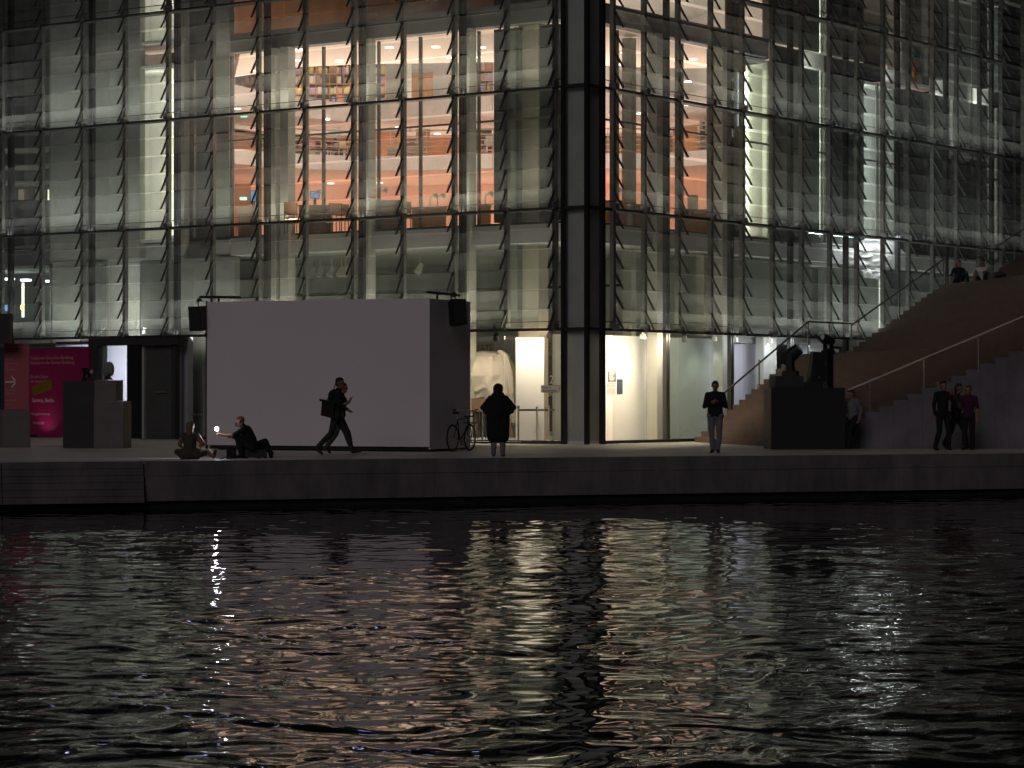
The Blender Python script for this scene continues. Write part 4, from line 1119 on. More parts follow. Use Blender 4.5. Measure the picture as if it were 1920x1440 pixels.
def hairmesh(parent, bones, mat, name='hair', voxel=0.014):
    return body(name, parent, [(*b, 0) for b in bones], [mat], voxel)

def make_person(label, loc, rz, J, mats, MT, hd=(0, -1, 0), hair=None, hairmat='hair_dark', extra=(), voxel=0.012, hm=None, fem=1.0, up=(0, 0, 1)):
    p = thing('person', label, 'person', loc, rz)
    bn = limbs(J, MT, fem) + head_bones(J['head'], hd, MT['skin'] if hm is None else hm, up=up) + list(extra)
    body('body', p, bn, mats, voxel)
    if hair:
        c = Vector(J['head'])
        hairmesh(p, [(tuple(c + Vector(a)), tuple(c + Vector(b)), ra, rb) for a, b, ra, rb in hair], hairmat)
    return p
SHORT = [((0, 0.02, 0.05), (0, -0.015, 0.062), 0.092, 0.078), ((0, 0.045, 0.0), (0, 0.05, -0.04), 0.068, 0.05)]
def fh(hair, hd):                                                # turn a hair set (made for heads looking to -y)
    a = math.atan2(hd[1], hd[0]) + math.pi / 2
    c, s = math.cos(a), math.sin(a)
    f = lambda v: (v[0] * c - v[1] * s, v[0] * s + v[1] * c, v[2])
    return [(f(a_), f(b_), r0, r1) for a_, b_, r0, r1 in hair]

# -- woman in a black poncho, back to the camera
J = stand(1.66, elL=(0.36, -0.06, 1.22), elR=(-0.36, -0.06, 1.22), wrL=(0.16, -0.26, 1.22), wrR=(-0.16, -0.26, 1.22), hdL=(-0.9, -0.3, 0.1), hdR=(0.9, -0.3, 0.1), curlL=0.8, curlR=0.8)
p = make_person('person in a black hooded poncho and grey trousers standing at the quay edge', wpt(934, 59.9), R_(180 - 6), J, ['skin', 'cloth_black', 'cloth_grey', 'shoe'], dict(skin=0, top=1, legs=2, shoe=3), hd=(0, -1, 0),
                hair=None, fem=1.05)
# poncho: hood, cape over the raised elbows, long skirt part
hd_ = Vector(J['head'])
body('hood', p, [((0, 0.015, hd_.z + 0.035), (0, 0.03, hd_.z - 0.02), 0.118, 0.115, 0), ((0, 0.035, hd_.z - 0.04), (0, 0.045, 1.42), 0.10, 0.12, 0)], ['cloth_black'], 0.014)
body('poncho', p, [((0, 0.02, 1.36), (0, 0.02, 1.02), 0.17, 0.20, 0), ((-0.12, 0.01, 1.02), (-0.115, 0.01, 0.46), 0.155, 0.145, 0), ((0.12, 0.01, 1.02), (0.115, 0.01, 0.46), 0.155, 0.145, 0), ((0, 0.02, 1.0), (0, 0.0, 0.48), 0.17, 0.15, 0),
                   ((0.10, 0.0, 1.35), (0.36, -0.05, 1.13), 0.09, 0.065, 0), ((-0.10, 0.0, 1.35), (-0.36, -0.05, 1.13), 0.09, 0.065, 0), ((0.15, 0.0, 1.25), (0.31, -0.03, 1.04), 0.10, 0.055, 0), ((-0.15, 0.0, 1.25), (-0.31, -0.03, 1.04), 0.10, 0.055, 0),
                   ((0.10, 0.02, 1.3), (0.2, 0.0, 1.05), 0.13, 0.12, 0), ((-0.10, 0.02, 1.3), (-0.2, 0.0, 1.05), 0.13, 0.12, 0)], ['cloth_black'], 0.016)

# -- two people walking past the screen, to the right
def walk(h, ph=1.0, **kw):
    J = dict(hipL=(0.09, 0.0, 0.90), hipR=(-0.09, 0.0, 0.90), kneeL=(0.10, -0.21, 0.52), kneeR=(-0.10, 0.10, 0.50), ankL=(0.10, -0.36 * ph, 0.11), ankR=(-0.10, 0.42 * ph, 0.17), toeL=(0.11, -0.54 * ph, 0.10), toeR=(-0.11, 0.30 * ph, 0.045),
             pelvis=(0, 0, 0.96), waist=(0, -0.01, 1.10), chest=(0, -0.035, 1.29), neck=(0, -0.05, 1.46), head=(0, -0.085, 1.61),
             shL=(0.18, -0.03, 1.41), shR=(-0.18, -0.03, 1.41), elL=(0.22, 0.12, 1.16), elR=(-0.23, -0.10, 1.15), wrL=(0.23, 0.05, 0.92), wrR=(-0.22, -0.28, 1.02), hdL=(0, -0.3, -1), hdR=(0, -0.8, -0.5))
    J.update(kw); return stand(h, **J)
J = walk(1.84)
p1 = make_person('tall person in black jacket and trousers walking right past the blank screen', wpt(630, 61.0), R_(90), J, ['skin', 'cloth_black', 'cloth_dark', 'shoe', 'hair_dark'], dict(skin=0, top=1, legs=2, shoe=3), hair=SHORT, hairmat='hair_dark',
                 extra=[((0, 0.03, 1.40), (0, 0.03, 1.02), 0.16, 0.16, 1)])
bag = thing('shoulder_bag', 'dark red shoulder bag on the hip of the walking person', 'bag', wpt(612, 60.75, pz(766, 60.75)), R_(8))
mb = MB(); mb.quadbox([(-0.13, -0.07, -0.16), (0.17, -0.07, -0.24), (0.17, 0.07, -0.24), (-0.13, 0.07, -0.16), (-0.10, -0.05, 0.19), (0.16, -0.05, 0.13), (0.16, 0.05, 0.13), (-0.10, 0.05, 0.19)]); mb.build('pouch', 'cloth_red', bag)
MB().quadbox([(-0.15, -0.08, 0.17), (0.17, -0.08, 0.11), (0.17, 0.06, 0.11), (-0.15, 0.06, 0.17), (-0.17, -0.075, 0.23), (0.16, -0.075, 0.17), (0.16, 0.05, 0.17), (-0.17, 0.05, 0.23)]).build('flap', 'cloth_black', bag)
MB().tube([(-0.02, -0.03, 0.16), (0.17, -0.04, 0.45), (0.24, 0.03, 0.66)], 0.012, 6).build('strap', 'cloth_black', bag)
J = walk(1.72, 0.8, wrR=(-0.2, -0.22, 1.28), elR=(-0.24, -0.02, 1.16), hdR=(0, -0.4, 0.9))
make_person('shorter person in dark clothes walking half hidden behind the tall one', wpt(637, 62.6), R_(97), J, ['skin', 'cloth_dark', 'cloth_olive', 'shoe'], dict(skin=0, top=1, legs=2, shoe=3, fore=0), hair=SHORT + [((0, 0.06, 0.0), (0, 0.07, -0.14), 0.07, 0.05)], hairmat='hair_dark')

# -- standing man in grey trousers holding a phone
J = stand(1.76, elL=(0.26, 0.02, 1.13), elR=(-0.26, 0.02, 1.13), wrL=(0.08, -0.22, 1.24), wrR=(-0.08, -0.22, 1.22), hdL=(-0.75, -0.45, 0.35), hdR=(0.75, -0.45, 0.35), curlL=0.9, curlR=0.9, ankR=(-0.06, 0.03, 0.08), toeR=(-0.10, -0.13, 0.035), kneeR=(-0.085, -0.02, 0.49), ankL=(0.06, 0.02, 0.08), toeL=(0.09, -0.14, 0.035))
make_person('person in black sweater and pale grey trousers looking at a phone by the stair', wpt(1341, 63.4), R_(-8), J, ['skin', 'cloth_black', 'cloth_grey', 'shoe'], dict(skin=0, top=1, legs=2, shoe=3), hd=(0.05, -1, -0.25), hair=fh(SHORT, (0, -1)) + [((0, 0.06, 0.03), (0, 0.05, -0.10), 0.075, 0.05)],
            extra=[((-0.05, 0.0, 1.28), (-0.06, 0.0, 0.95), 0.125, 0.13, 1), ((0.05, 0.0, 1.28), (0.06, 0.0, 0.95), 0.125, 0.13, 1)])
ph2 = tag(MB().box(-0.035, 0.035, -0.005, 0.005, -0.07, 0.07).build('smartphone', 'matte_black', loc=wpt(1341, 63.14, 1.29)), 'dark phone held to the chest of the person by the stair', 'phone')
ph2.rotation_euler = (R_(-25), 0, 0)

# -- woman seated on the quay, back to the camera
J = dict(hipL=(0.12, 0, 0.12), hipR=(-0.12, 0, 0.12), kneeL=(0.34, -0.30, 0.16), kneeR=(-0.36, -0.26, 0.17), ankL=(0.05, -0.42, 0.08), ankR=(-0.52, -0.02, 0.08), toeL=(-0.06, -0.50, 0.06), toeR=(-0.58, 0.02, 0.20),
         pelvis=(0, 0.0, 0.16), waist=(0, 0.02, 0.28), chest=(0, -0.02, 0.44), neck=(0, -0.04, 0.58), head=(0.0, -0.06, 0.70), shL=(0.16, -0.02, 0.52), shR=(-0.16, -0.02, 0.52), elL=(0.24, -0.12, 0.32), elR=(-0.27, -0.08, 0.34), wrL=(0.14, -0.30, 0.24), wrR=(-0.20, -0.30, 0.30), hdL=(-0.6, -0.6, 0), hdR=(0.5, -0.7, 0))
J = {k: (v[0] * -1 if False else v[0], v[1], v[2]) for k, v in J.items()}
make_person('person with long hair in sleeveless olive dress sitting on the quay edge', wpt(356, 57.4), R_(180 - 4), J, ['skin', 'cloth_olive', 'cloth_olive', 'shoe'], dict(skin=0, top=1, legs=2, shoe=3, upper=0, fore=0, shin=0), hd=(0.1, -1, 0),
            hair=[((0, 0.02, 0.045), (0, -0.01, 0.055), 0.098, 0.082), ((0, 0.06, 0.0), (0, 0.075, -0.15), 0.085, 0.07), ((0.02, 0.07, -0.12), (0.02, 0.09, -0.24), 0.065, 0.05)], hairmat='hair_fair', fem=1.2)

# -- bald man sitting on a low box, reaching out a lit phone to the left
J = dict(hipL=(0.10, 0.06, 0.28), hipR=(-0.10, 0.06, 0.28), kneeL=(0.13, -0.26, 0.47), kneeR=(-0.13, -0.24, 0.44), ankL=(0.12, -0.16, 0.08), ankR=(-0.10, -0.05, 0.08), toeL=(0.13, -0.32, 0.035), toeR=(-0.11, -0.22, 0.035),
         pelvis=(0, 0.05, 0.30), waist=(0, 0.02, 0.42), chest=(0, -0.08, 0.60), neck=(0, -0.15, 0.73), head=(0, -0.21, 0.83), shL=(0.18, -0.11, 0.66), shR=(-0.18, -0.11, 0.66), elL=(0.22, -0.33, 0.52), elR=(-0.14, -0.29, 0.45), wrL=(0.17, -0.58, 0.53), wrR=(0.05, -0.42, 0.50), hdL=(-0.1, -1, 0.25), hdR=(0.9, -0.35, 0.2), curlL=0.5)
man = make_person('bald bearded person in black crouching on the quay holding out a lit phone', wpt(468, 58.2), R_(-90), J, ['skin', 'cloth_black', 'cloth_black', 'shoe', 'hair_dark'], dict(skin=0, top=1, legs=2, shoe=3, fore=0), hd=(0, -1, -0.35),
                  hair=None, extra=[((0, -0.285, 0.755), (0, -0.25, 0.735), 0.045, 0.04, 4)])
phone_at = wpt(409, 57.95, pz(807, 57.95))
pho = thing('smartphone', 'phone with its white torch shining, held out over the quay', 'phone', phone_at, R_(-70))
MB().box(-0.036, 0.036, -0.004, 0.004, -0.075, 0.075).build('case', 'matte_black', pho)
MB().ball((0.0, -0.03, 0.03), 0.042, 12, 8).build('torch', 'phone_light', pho)
lamp('torch_light', 'SPOT', (0.0, -0.08, 0.03), 14, (1, 0.94, 0.95), 0.02, target=(0.0, -1.0, 0.0), parent=pho, spot=150, blend=0.8)
bx_ = thing('camera_bag', 'square black bag on the quay in front of the crouching person', 'bag', wpt(434, 57.8), R_(5))
MB().box(-0.11, 0.11, -0.1, 0.1, 0.0, 0.24).build('pouch', 'cloth_black', bx_); MB().box(-0.09, 0.09, -0.11, 0.09, 0.242, 0.275).build('lid', 'cloth_black', bx_)
MB().tube([(-0.16, -0.05, 0.01), (-0.24, -0.1, 0.012), (-0.11, -0.05, 0.05)], 0.012, 6).build('strap', 'cloth_black', bx_)
bx2 = thing('low_box', 'low black box the bald person sits on', 'box', wpt(480, 58.3), R_(3))
MB().box(-0.24, 0.24, -0.16, 0.16, 0.03, 0.20).build('case', 'matte_black', bx2)
for q in (-0.2, 0.2): MB().box(q - 0.03, q + 0.03, -0.14, 0.14, 0.0, 0.029).build('foot', 'matte_black', bx2)
bp_ = thing('backpack', 'black rounded backpack leaning behind the crouching person', 'backpack', wpt(495, 58.5), R_(0))
body('sack', bp_, [((-0.10, 0, 0.30), (0.02, 0, 0.36), 0.10, 0.09, 0), ((0.02, 0, 0.36), (0.14, 0, 0.14), 0.09, 0.055, 0), ((0.14, 0, 0.14), (0.16, 0, 0.05), 0.055, 0.05, 0), ((-0.1, 0, 0.28), (-0.12, 0, 0.1), 0.10, 0.10, 0)], ['cloth_black'], 0.014)
MB().tube([(0.12, -0.06, 0.24), (0.22, -0.07, 0.12), (0.17, -0.06, 0.02)], 0.012, 6).build('strap', 'cloth_black', bp_)

# -- group at the right under the flank wall
J = walk(1.74, 0.6)
make_person('person in black with raised arms walking under the stair wall', wpt(1768, 66.6), R_(20), stand(1.78, kneeL=(0.10, -0.1, 0.5), ankL=(0.14, -0.04, 0.08), elL=(0.22, -0.12, 1.22), wrL=(0.12, -0.22, 1.40), hdL=(-0.2, -0.3, 1), ankR=(-0.18, 0.08, 0.08), toeR=(-0.2, -0.1, 0.035)), ['skin', 'cloth_black', 'cloth_black', 'shoe'], dict(skin=0, top=1, legs=2, shoe=3), hair=SHORT)
make_person('person with dark trousers walking close beside the black-clad one', wpt(1792, 67.3), R_(70), walk(1.72, 0.7), ['skin', 'cloth_dark', 'cloth_black', 'shoe'], dict(skin=0, top=1, legs=2, shoe=3, fore=0), hair=SHORT + [((0, 0.06, 0.0), (0, 0.07, -0.14), 0.07, 0.05)])
make_person('person in a dim magenta top standing by the stair wall', wpt(1816, 66.9), R_(-30), stand(1.66, wrR=(-0.16, -0.24, 1.18), hdR=(0.2, -0.6, 0.5)), ['skin', 'cloth_magenta', 'cloth_black', 'shoe'], dict(skin=0, top=1, legs=2, shoe=3, fore=0), hair=SHORT, hairmat='hair_red')
make_person('person in a pale grey top half hidden beside the black plinth', wpt(1600, 68.6), R_(-60), walk(1.55, 0.6), ['skin', 'cloth_grey', 'cloth_black', 'shoe'], dict(skin=0, top=1, legs=2, shoe=3), hair=SHORT)

# -- two people sitting on the landing high on the stair
def seat_pose(kn=0.0):
    return dict(hipL=(0.1, 0.0, 0.12), hipR=(-0.1, 0.0, 0.12), kneeL=(0.14, -0.34, 0.42), kneeR=(-0.12, -0.36, 0.40 - kn), ankL=(0.13, -0.52, 0.08), ankR=(-0.12, -0.56, 0.08), toeL=(0.14, -0.68, 0.04), toeR=(-0.13, -0.72, 0.04),
                pelvis=(0, 0.02, 0.16), waist=(0, 0.03, 0.30), chest=(0, -0.02, 0.47), neck=(0, -0.03, 0.61), head=(0, -0.05, 0.74), shL=(0.17, -0.01, 0.55), shR=(-0.17, -0.01, 0.55), elL=(0.22, -0.2, 0.40), elR=(-0.27, 0.02, 0.32), wrL=(0.12, -0.4, 0.44), wrR=(-0.30, -0.02, 0.10), hdL=(-0.5, -0.6, -0.2), hdR=(0, -0.3, -1))
pA, pB_ = l2w(22.5, -1.7, 5.2), l2w(23.9, -1.9, 5.2)
LZ = rise * 33
make_person('person in black hugging the knees, left of the two on the stair landing', (pxw(1797, 91.6), 91.6, LZ), R_(15), seat_pose(), ['skin', 'cloth_black', 'cloth_black', 'shoe'], dict(skin=0, top=1, legs=2, shoe=3, fore=0), hd=(0.3, -1, -0.2), hair=SHORT + [((0, 0.06, 0.0), (0, 0.07, -0.2), 0.075, 0.05)])
make_person('red-haired person in a white top leaning on one arm on the stair landing', (pxw(1842, 91.6), 91.6, LZ), R_(-15), seat_pose(0.15), ['skin', 'cloth_white', 'cloth_black', 'cloth_white'], dict(skin=0, top=1, legs=2, shoe=3, upper=0, fore=0), hd=(-0.3, -1, 0), hair=SHORT + [((0, 0.06, 0.0), (0, 0.07, -0.22), 0.09, 0.075)], hairmat='hair_red')
for nm, lab, px, dz in (('tote_bag', 'black open bag beside the red-haired person on the stair', 1876, 0.0),):
    tb = thing(nm, lab, 'bag', (pxw(px, 92), 92, LZ))
    MB().quadbox([(-0.17, -0.1, 0), (0.17, -0.1, 0), (0.17, 0.1, 0), (-0.17, 0.1, 0), (-0.2, -0.12, 0.33), (0.2, -0.12, 0.42), (0.2, 0.12, 0.42), (-0.2, 0.12, 0.36)]).build('pouch', 'cloth_black', tb)
    MB().tube([(-0.15, -0.1, 0.34), (-0.05, -0.12, 0.5), (0.1, -0.1, 0.4)], 0.014, 6).build('strap', 'cloth_black', tb)

# ================================================================== BICYCLE AGAINST THE SCREEN
bk = thing('bicycle', 'dark bicycle leaning on the side of the projection screen', 'bicycle', wpt(881, 66.3), R_(-114))
# local: wheels in the xz plane; front wheel at x=0, rear at x=1.02
wr_ = 0.345
def wheel(x):
    wv = MB().torus((x, 0, wr_), wr_ - 0.02, 0.022, (0, 1, 0)).build('wheel', 'rubber', bk, smooth=True)
    MB().torus((x, 0, wr_), wr_ - 0.045, 0.012, (0, 1, 0), 28, 6).build('rim', 'bright_steel', wv, smooth=True)
    MB().ring((x, -0.04, wr_), (x, 0.04, wr_), 0.025, 0.025, 8).build('hub', 'bright_steel', wv)
    sp = MB()
    for k in range(14):
        a = 2 * math.pi * k / 14
        sp.ring((x, 0.02 if k % 2 else -0.02, wr_), (x + (wr_ - 0.05) * math.cos(a), 0, wr_ + (wr_ - 0.05) * math.sin(a)), 0.003, 0.003, 4)
    sp.build('spokes', 'bright_steel', wv)
wheel(0.0); wheel(1.03)
hs, hb = (0.13, 0, 0.88), (0.08, 0, 0.62); bb = (0.60, 0, 0.29); ss = (0.74, 0, 0.80)
MB().tube([hs, hb], 0.02, 8).tube([(0.12, 0, 0.84), ss], 0.018, 8).tube([hb, bb], 0.02, 8).tube([bb, ss], 0.017, 8).tube([bb, (1.03, 0.05, wr_)], 0.012, 8).tube([ss, (1.03, 0.05, wr_)], 0.011, 8).build('frame', 'bike_paint', bk)
MB().tube([hb, (0.05, 0.05, 0.56), (0.0, 0.05, wr_)], 0.014, 8).tube([hb, (0.05, -0.05, 0.56), (0.0, -0.05, wr_)], 0.014, 8).build('fork', 'bike_paint', bk)
MB().tube([hs, (0.15, 0, 1.0)], 0.015, 8).tube([(0.2, -0.30, 1.05), (0.12, -0.12, 1.02), (0.12, 0.12, 1.02), (0.2, 0.30, 1.05)], 0.014, 8).build('handlebar', 'bright_steel', bk)
MB().tube([(0.2, -0.30, 1.05), (0.3, -0.32, 1.04)], 0.02, 8).build('grip', 'rubber', bk); MB().tube([(0.2, 0.30, 1.05), (0.3, 0.32, 1.04)], 0.02, 8).build('grip', 'rubber', bk)
MB().tube([ss, (0.77, 0, 0.94)], 0.014, 8).build('seat_post', 'bright_steel', bk)
mb = MB(); mb.ring((0.66, 0, 0.965), (0.90, 0, 0.975), 0.03, 0.08, 10, sy=0.5); mb.ball((0.89, 0, 0.975), 0.08, 10, 6, sc=(0.6, 1, 0.5)); mb.build('saddle', 'rubber', bk, smooth=True)
MB().torus((0.60, 0.05, 0.29), 0.08, 0.008, (0, 1, 0), 20, 6).build('chainring', 'dark_steel', bk)
MB().tube([(0.60, 0.06, 0.29), (0.72, 0.07, 0.18), (0.72, 0.16, 0.18)], 0.011, 6).tube([(0.60, -0.06, 0.29), (0.48, -0.07, 0.40), (0.48, -0.16, 0.40)], 0.011, 6).build('crank', 'dark_steel', bk)
MB().box(-0.02, 0.12, -0.12, 0.12, 0.86, 0.90).box(-0.16, 0.10, -0.14, 0.14, 0.70, 0.73).build('front_rack', 'bike_paint', bk)

# ================================================================== PLASTER HORSE IN THE HALL
hs_ = thing('plaster_horse', 'monumental cream plaster horse seen from behind beside the dark screen', 'sculpture', wpt(884, 79.2, 0.06), 0.0)
k = 79.2 / F_PX
def hz(px, py, dy=0.0): return ((px - 884) * k, dy, (820 - py) * k)
hb_ = [  # rump, barrel, belly, thighs, legs, neck and head
    (hz(924, 698, 0.1), hz(905, 697, 0.0), 0.72, 0.72), (hz(905, 700), hz(850, 700, -0.1), 0.72, 0.70), (hz(850, 700, -0.1), hz(800, 702, -0.2), 0.70, 0.62),
    (hz(936, 690, -0.05), hz(938, 735, -0.2), 0.50, 0.42), (hz(942, 700, 0.35), hz(940, 740, 0.35), 0.46, 0.38), (hz(912, 712, -0.36), hz(924, 738, -0.34), 0.36, 0.32), (hz(886, 722, -0.2), hz(912, 730, -0.2), 0.46, 0.42),
    (hz(930, 745, -0.3), hz(940, 775, -0.25), 0.30, 0.14), (hz(940, 775, -0.25), hz(930, 800, -0.25), 0.12, 0.085), (hz(930, 800, -0.25), hz(934, 818, -0.25), 0.085, 0.11),
    (hz(938, 740, 0.4), hz(930, 775, 0.4), 0.26, 0.13), (hz(930, 775, 0.4), hz(922, 800, 0.4), 0.11, 0.085), (hz(922, 800, 0.4), hz(925, 818, 0.4), 0.085, 0.11),
    (hz(802, 720, -0.4), hz(800, 770, -0.4), 0.28, 0.13), (hz(800, 770, -0.4), hz(802, 818, -0.4), 0.12, 0.10), (hz(800, 720, 0.3), hz(790, 770, 0.3), 0.26, 0.12), (hz(790, 770, 0.3), hz(792, 818, 0.3), 0.12, 0.10),
    (hz(800, 695, -0.2), hz(772, 655, -0.3), 0.52, 0.32), (hz(772, 655, -0.3), hz(752, 668, -0.35), 0.26, 0.17), (hz(752, 668, -0.35), hz(742, 682, -0.38), 0.17, 0.12),
    # folds of muscle on the flank
    (hz(920, 668, -0.46), hz(922, 700, -0.60), 0.09, 0.10), (hz(922, 700, -0.60), hz(914, 722, -0.62), 0.10, 0.09), (hz(914, 722, -0.62), hz(922, 742, -0.56), 0.09, 0.06),
    (hz(936, 664, -0.36), hz(940, 735, -0.54), 0.08, 0.10), (hz(893, 728, -0.62), hz(908, 720, -0.66), 0.07, 0.06), (hz(896, 740, -0.52), hz(912, 752, -0.46), 0.09, 0.06)]
body('figure', hs_, [(*b, 0) for b in hb_], ['plaster'], 0.026)
tl_ = [(hz(944, 672, -0.1), hz(955, 705, -0.15), 0.20, 0.22, 0), (hz(955, 705, -0.15), hz(960, 755, -0.15), 0.22, 0.16, 0)]
rt = random.Random(4)
for q in range(8):                                                # strands of the tail
    ox = (q - 3.5) * 2.3; oy = -0.30 + 0.10 * math.sin(q * 2.1)
    pts = [hz(938 + ox * 0.3, 656, oy + 0.12), hz(947 + ox * 0.6, 664, oy), hz(955 + ox, 695, oy - 0.06), hz(959 + ox * 0.9 + 1.5 * math.sin(q), 735, oy - 0.06), hz(962 + ox * 0.7, 770, oy), hz(963 + ox * 0.4, 790 - 2 * (q % 3), oy + 0.04)]
    for i in range(5): tl_.append((pts[i], pts[i + 1], 0.075 if i < 3 else 0.065, 0.075 if i < 3 else 0.05, 0))
body('tail', hs_, tl_, ['plaster'], 0.02)
MB().prism([hz(790, 0)[:2], hz(968, 0)[:2], (hz(968, 0)[0], 0.9), (hz(790, 0)[0], 0.9)], -0.03, 0.02).box(hz(862, 0)[0], hz(968, 0)[0], -0.72, 0.9, 0.0, 0.075).build('base', 'white_wall', hs_)
tr = thing('steel_trestle', 'dark steel trestle propping up the belly of the plaster horse', 'trestle', wpt(884, 78.5, 0.07))
k2 = 78.5 / F_PX
def tz(px, py, dy=0.0): return ((px - 884) * k2, dy, (820 - py) * k2)
MB().box(tz(884, 0)[0], tz(912, 0)[0], -0.05, 0.9, tz(0, 766)[2], tz(0, 742)[2]).build('cradle', 'wood_dark', tr)
MB().tube([tz(886, 745), tz(908, 740)], 0.03, 8).tube([tz(889, 745), tz(889, 822)], 0.025, 8).tube([tz(900, 742), tz(896, 822)], 0.025, 8).tube([tz(906, 760), tz(911, 822)], 0.025, 8).build('legs', 'dark_steel', tr)
MB().quadbox([tz(884, 815, 0.1), tz(899, 815, 0.1), tz(899, 815, 0.16), tz(884, 815, 0.16), tz(887, 765, 0.1), tz(897, 765, 0.1), tz(897, 765, 0.16), tz(887, 765, 0.16)]).build('prop_board', 'wood_dark', tr)
tr2 = thing('steel_trestle', 'leaning dark prop board under the tail of the plaster horse', 'trestle', wpt(955, 78.9, 0.07))
MB().quadbox([(-0.12, 0, 0.10), (0.22, 0, 0.08), (0.22, 0.05, 0.08), (-0.12, 0.05, 0.10), (-0.16, 0.1, 0.62), (0.06, 0.1, 0.62), (0.06, 0.15, 0.62), (-0.16, 0.15, 0.62)]).build('board', 'wood_dark', tr2)
MB().tube([(0.02, -0.02, 0.66), (0.2, -0.04, 0.0)], 0.018, 6).build('leg', 'dark_steel', tr2)

# ---- crowd barriers
def stanchion(px, ybase, ytop, Y, label, mat='bright_steel'):
    t = thing('barrier_post', label, 'barrier post', wpt(px, Y, 0.065), 0, 'barrier posts in front of the horse')
    h = (ybase - ytop) * Y / F_PX
    MB().ring((0, 0, 0.03), (0, 0, h), 0.03, 0.03, 10).build('pole', mat, t)
    MB().ring((0, 0, 0), (0, 0, 0.03), 0.17, 0.16, 18).build('base', mat, t)
    MB().ring((0, 0, h - 0.07), (0, 0, h + 0.01), 0.04, 0.04, 10).build('head', mat, t)
stanchion(904.5, 827, 762, 77.6, 'slim pale barrier post left of the person in poncho')
stanchion(972, 828, 762, 76.72, 'barrier post beside the right elbow of the person in poncho')
stanchion(1007, 826, 762, 76.95, 'thin barrier post in front of the tall white partition')
stanchion(1028.5, 827, 761, 76.9, 'bright barrier post before the dark number board')
def belt(pa, Ya, pb_, Yb, lab, z=0.95):
    a, b = wpt(pa, Ya, z), wpt(pb_, Yb, z)
    o = MB().quadbox([(a.x, a.y, z), (b.x, b.y, z), (b.x, b.y + 0.008, z), (a.x, a.y + 0.008, z), (a.x, a.y, z + 0.06), (b.x, b.y, z + 0.06), (b.x, b.y + 0.008, z + 0.06), (a.x, a.y + 0.008, z + 0.06)]).build('barrier_belt', 'cloth_dark')
    tag(o, lab, 'belt', 'belts between the barrier posts')
belt(973, 76.7, 1006, 76.93, 'dark belt crossing the lower part of the white partition'); belt(1008, 76.93, 1028, 76.88, 'short dark belt next to the number board'); belt(1029, 76.88, 1040, 77.2, 'shortest dark belt right of the bright post')

# ---- fire brigade sign
fs_ = thing('fire_lane_sign', 'small white framed notice for the fire brigade on the glass', 'sign', l2w(-0.06, yl(1014, -0.06), zl(1030, 736, -0.06)), math.atan2(UR.y, UR.x))
sw_ = yl(1014, -0.06) - yl(1049, -0.06); sh_ = 14 / 65.0
MB().box(0, 0.02, -sw_, 0, 0, sh_).build('frame', 'concrete_dark', fs_)
MB().box(-0.006, -0.001, -sw_ + 0.012, -0.012, 0.012, sh_ - 0.012).build('plate', 'sign_white', fs_)
text('lettering', 'Fläche für', 0.085, 'print_dark', fs_, frame_mat((-0.009, -0.05, 0.125), (0, -1, 0), (0, 0, 1)))
text('lettering', 'die Feuerwehr', 0.085, 'print_dark', fs_, frame_mat((-0.009, -0.05, 0.035), (0, -1, 0), (0, 0, 1)))

# ================================================================== LIBRARY FURNITURE
def bookshelf(label, px0, px1, Y, z0, nx, nz, cell_h, seed, group='library bookshelves', fill=0.9, mat='wood_orange'):
    rb = random.Random(seed)
    t = thing('bookshelf', label, 'bookshelf', wpt(px0, Y, z0), 0, group)
    W_ = pxw(px1, Y) - pxw(px0, Y); cw = W_ / nx; H_ = nz * cell_h
    for i in range(nx + 1): MB().box(i * cw - 0.012, i * cw + 0.012, 0, 0.32, 0, H_).build('upright', mat, t)
    for j in range(nz + 1): MB().box(0, W_, 0.004, 0.31, j * cell_h - 0.012, j * cell_h + 0.012).build('shelf', mat, t)
    MB().box(0, W_, 0.325, 0.345, 0, H_).build('back', 'wood_dark', t)
    mb = MB(); cols = []
    pal = [(0.75, 0.72, 0.68), (0.7, 0.66, 0.6), (0.6, 0.3, 0.25), (0.75, 0.45, 0.12), (0.55, 0.55, 0.15), (0.3, 0.3, 0.5), (0.5, 0.35, 0.6), (0.8, 0.7, 0.3), (0.35, 0.2, 0.15), (0.7, 0.35, 0.3), (0.2, 0.25, 0.3), (0.8, 0.78, 0.76)]
    for i in range(nx):
        for j in range(nz):
            x = i * cw + 0.02
            while x < (i + 1) * cw - 0.05:
                wd = rb.choice((0.05, 0.09, 0.16, 0.26)); wd = min(wd, (i + 1) * cw - 0.02 - x)
                h = cell_h * rb.uniform(0.55, 0.9)
                if rb.random() < fill and wd > 0.03:
                    mb.box(x, x + wd - 0.008, 0.03, 0.28, j * cell_h + 0.013, j * cell_h + h); c = rb.choice(pal); cols += [c] * 6
                x += wd + (0.06 if rb.random() < 0.25 else 0)
    me = mb.mesh('books', ['books'])
    ca = me.color_attributes.new('Col', 'FLOAT_COLOR', 'CORNER')
    for p in me.polygons:
        for li in p.loop_indices: ca.data[li].color = (*cols[p.index], 1)
    stuff(link('books', me, t))
    return t
Z3, Z2, Z1 = 12.50, 10.42, 6.47
bookshelf('wide shelf wall of colourful books on the upper gallery', 540, 722, 103.0, Z3, 14, 5, 0.40, 1)
bookshelf('narrow shelf of colourful books right of a pale pier on the upper gallery', 882, 924, 101.5, Z3 - 0.05, 3, 5, 0.40, 2)
bookshelf('shelf of books at the left end of the upper gallery', 438, 500, 99.0, Z3, 4, 4, 0.36, 3)
bookshelf('pale book shelf seen through the side facade on the middle gallery', 1312, 1336, 98.6, Z2, 2, 6, 0.34, 5, mat='soffit')
bookshelf('dark low shelf with few books on the middle gallery at left', 520, 650, 102.5, Z2, 9, 3, 0.34, 6, fill=0.5, mat='wood')
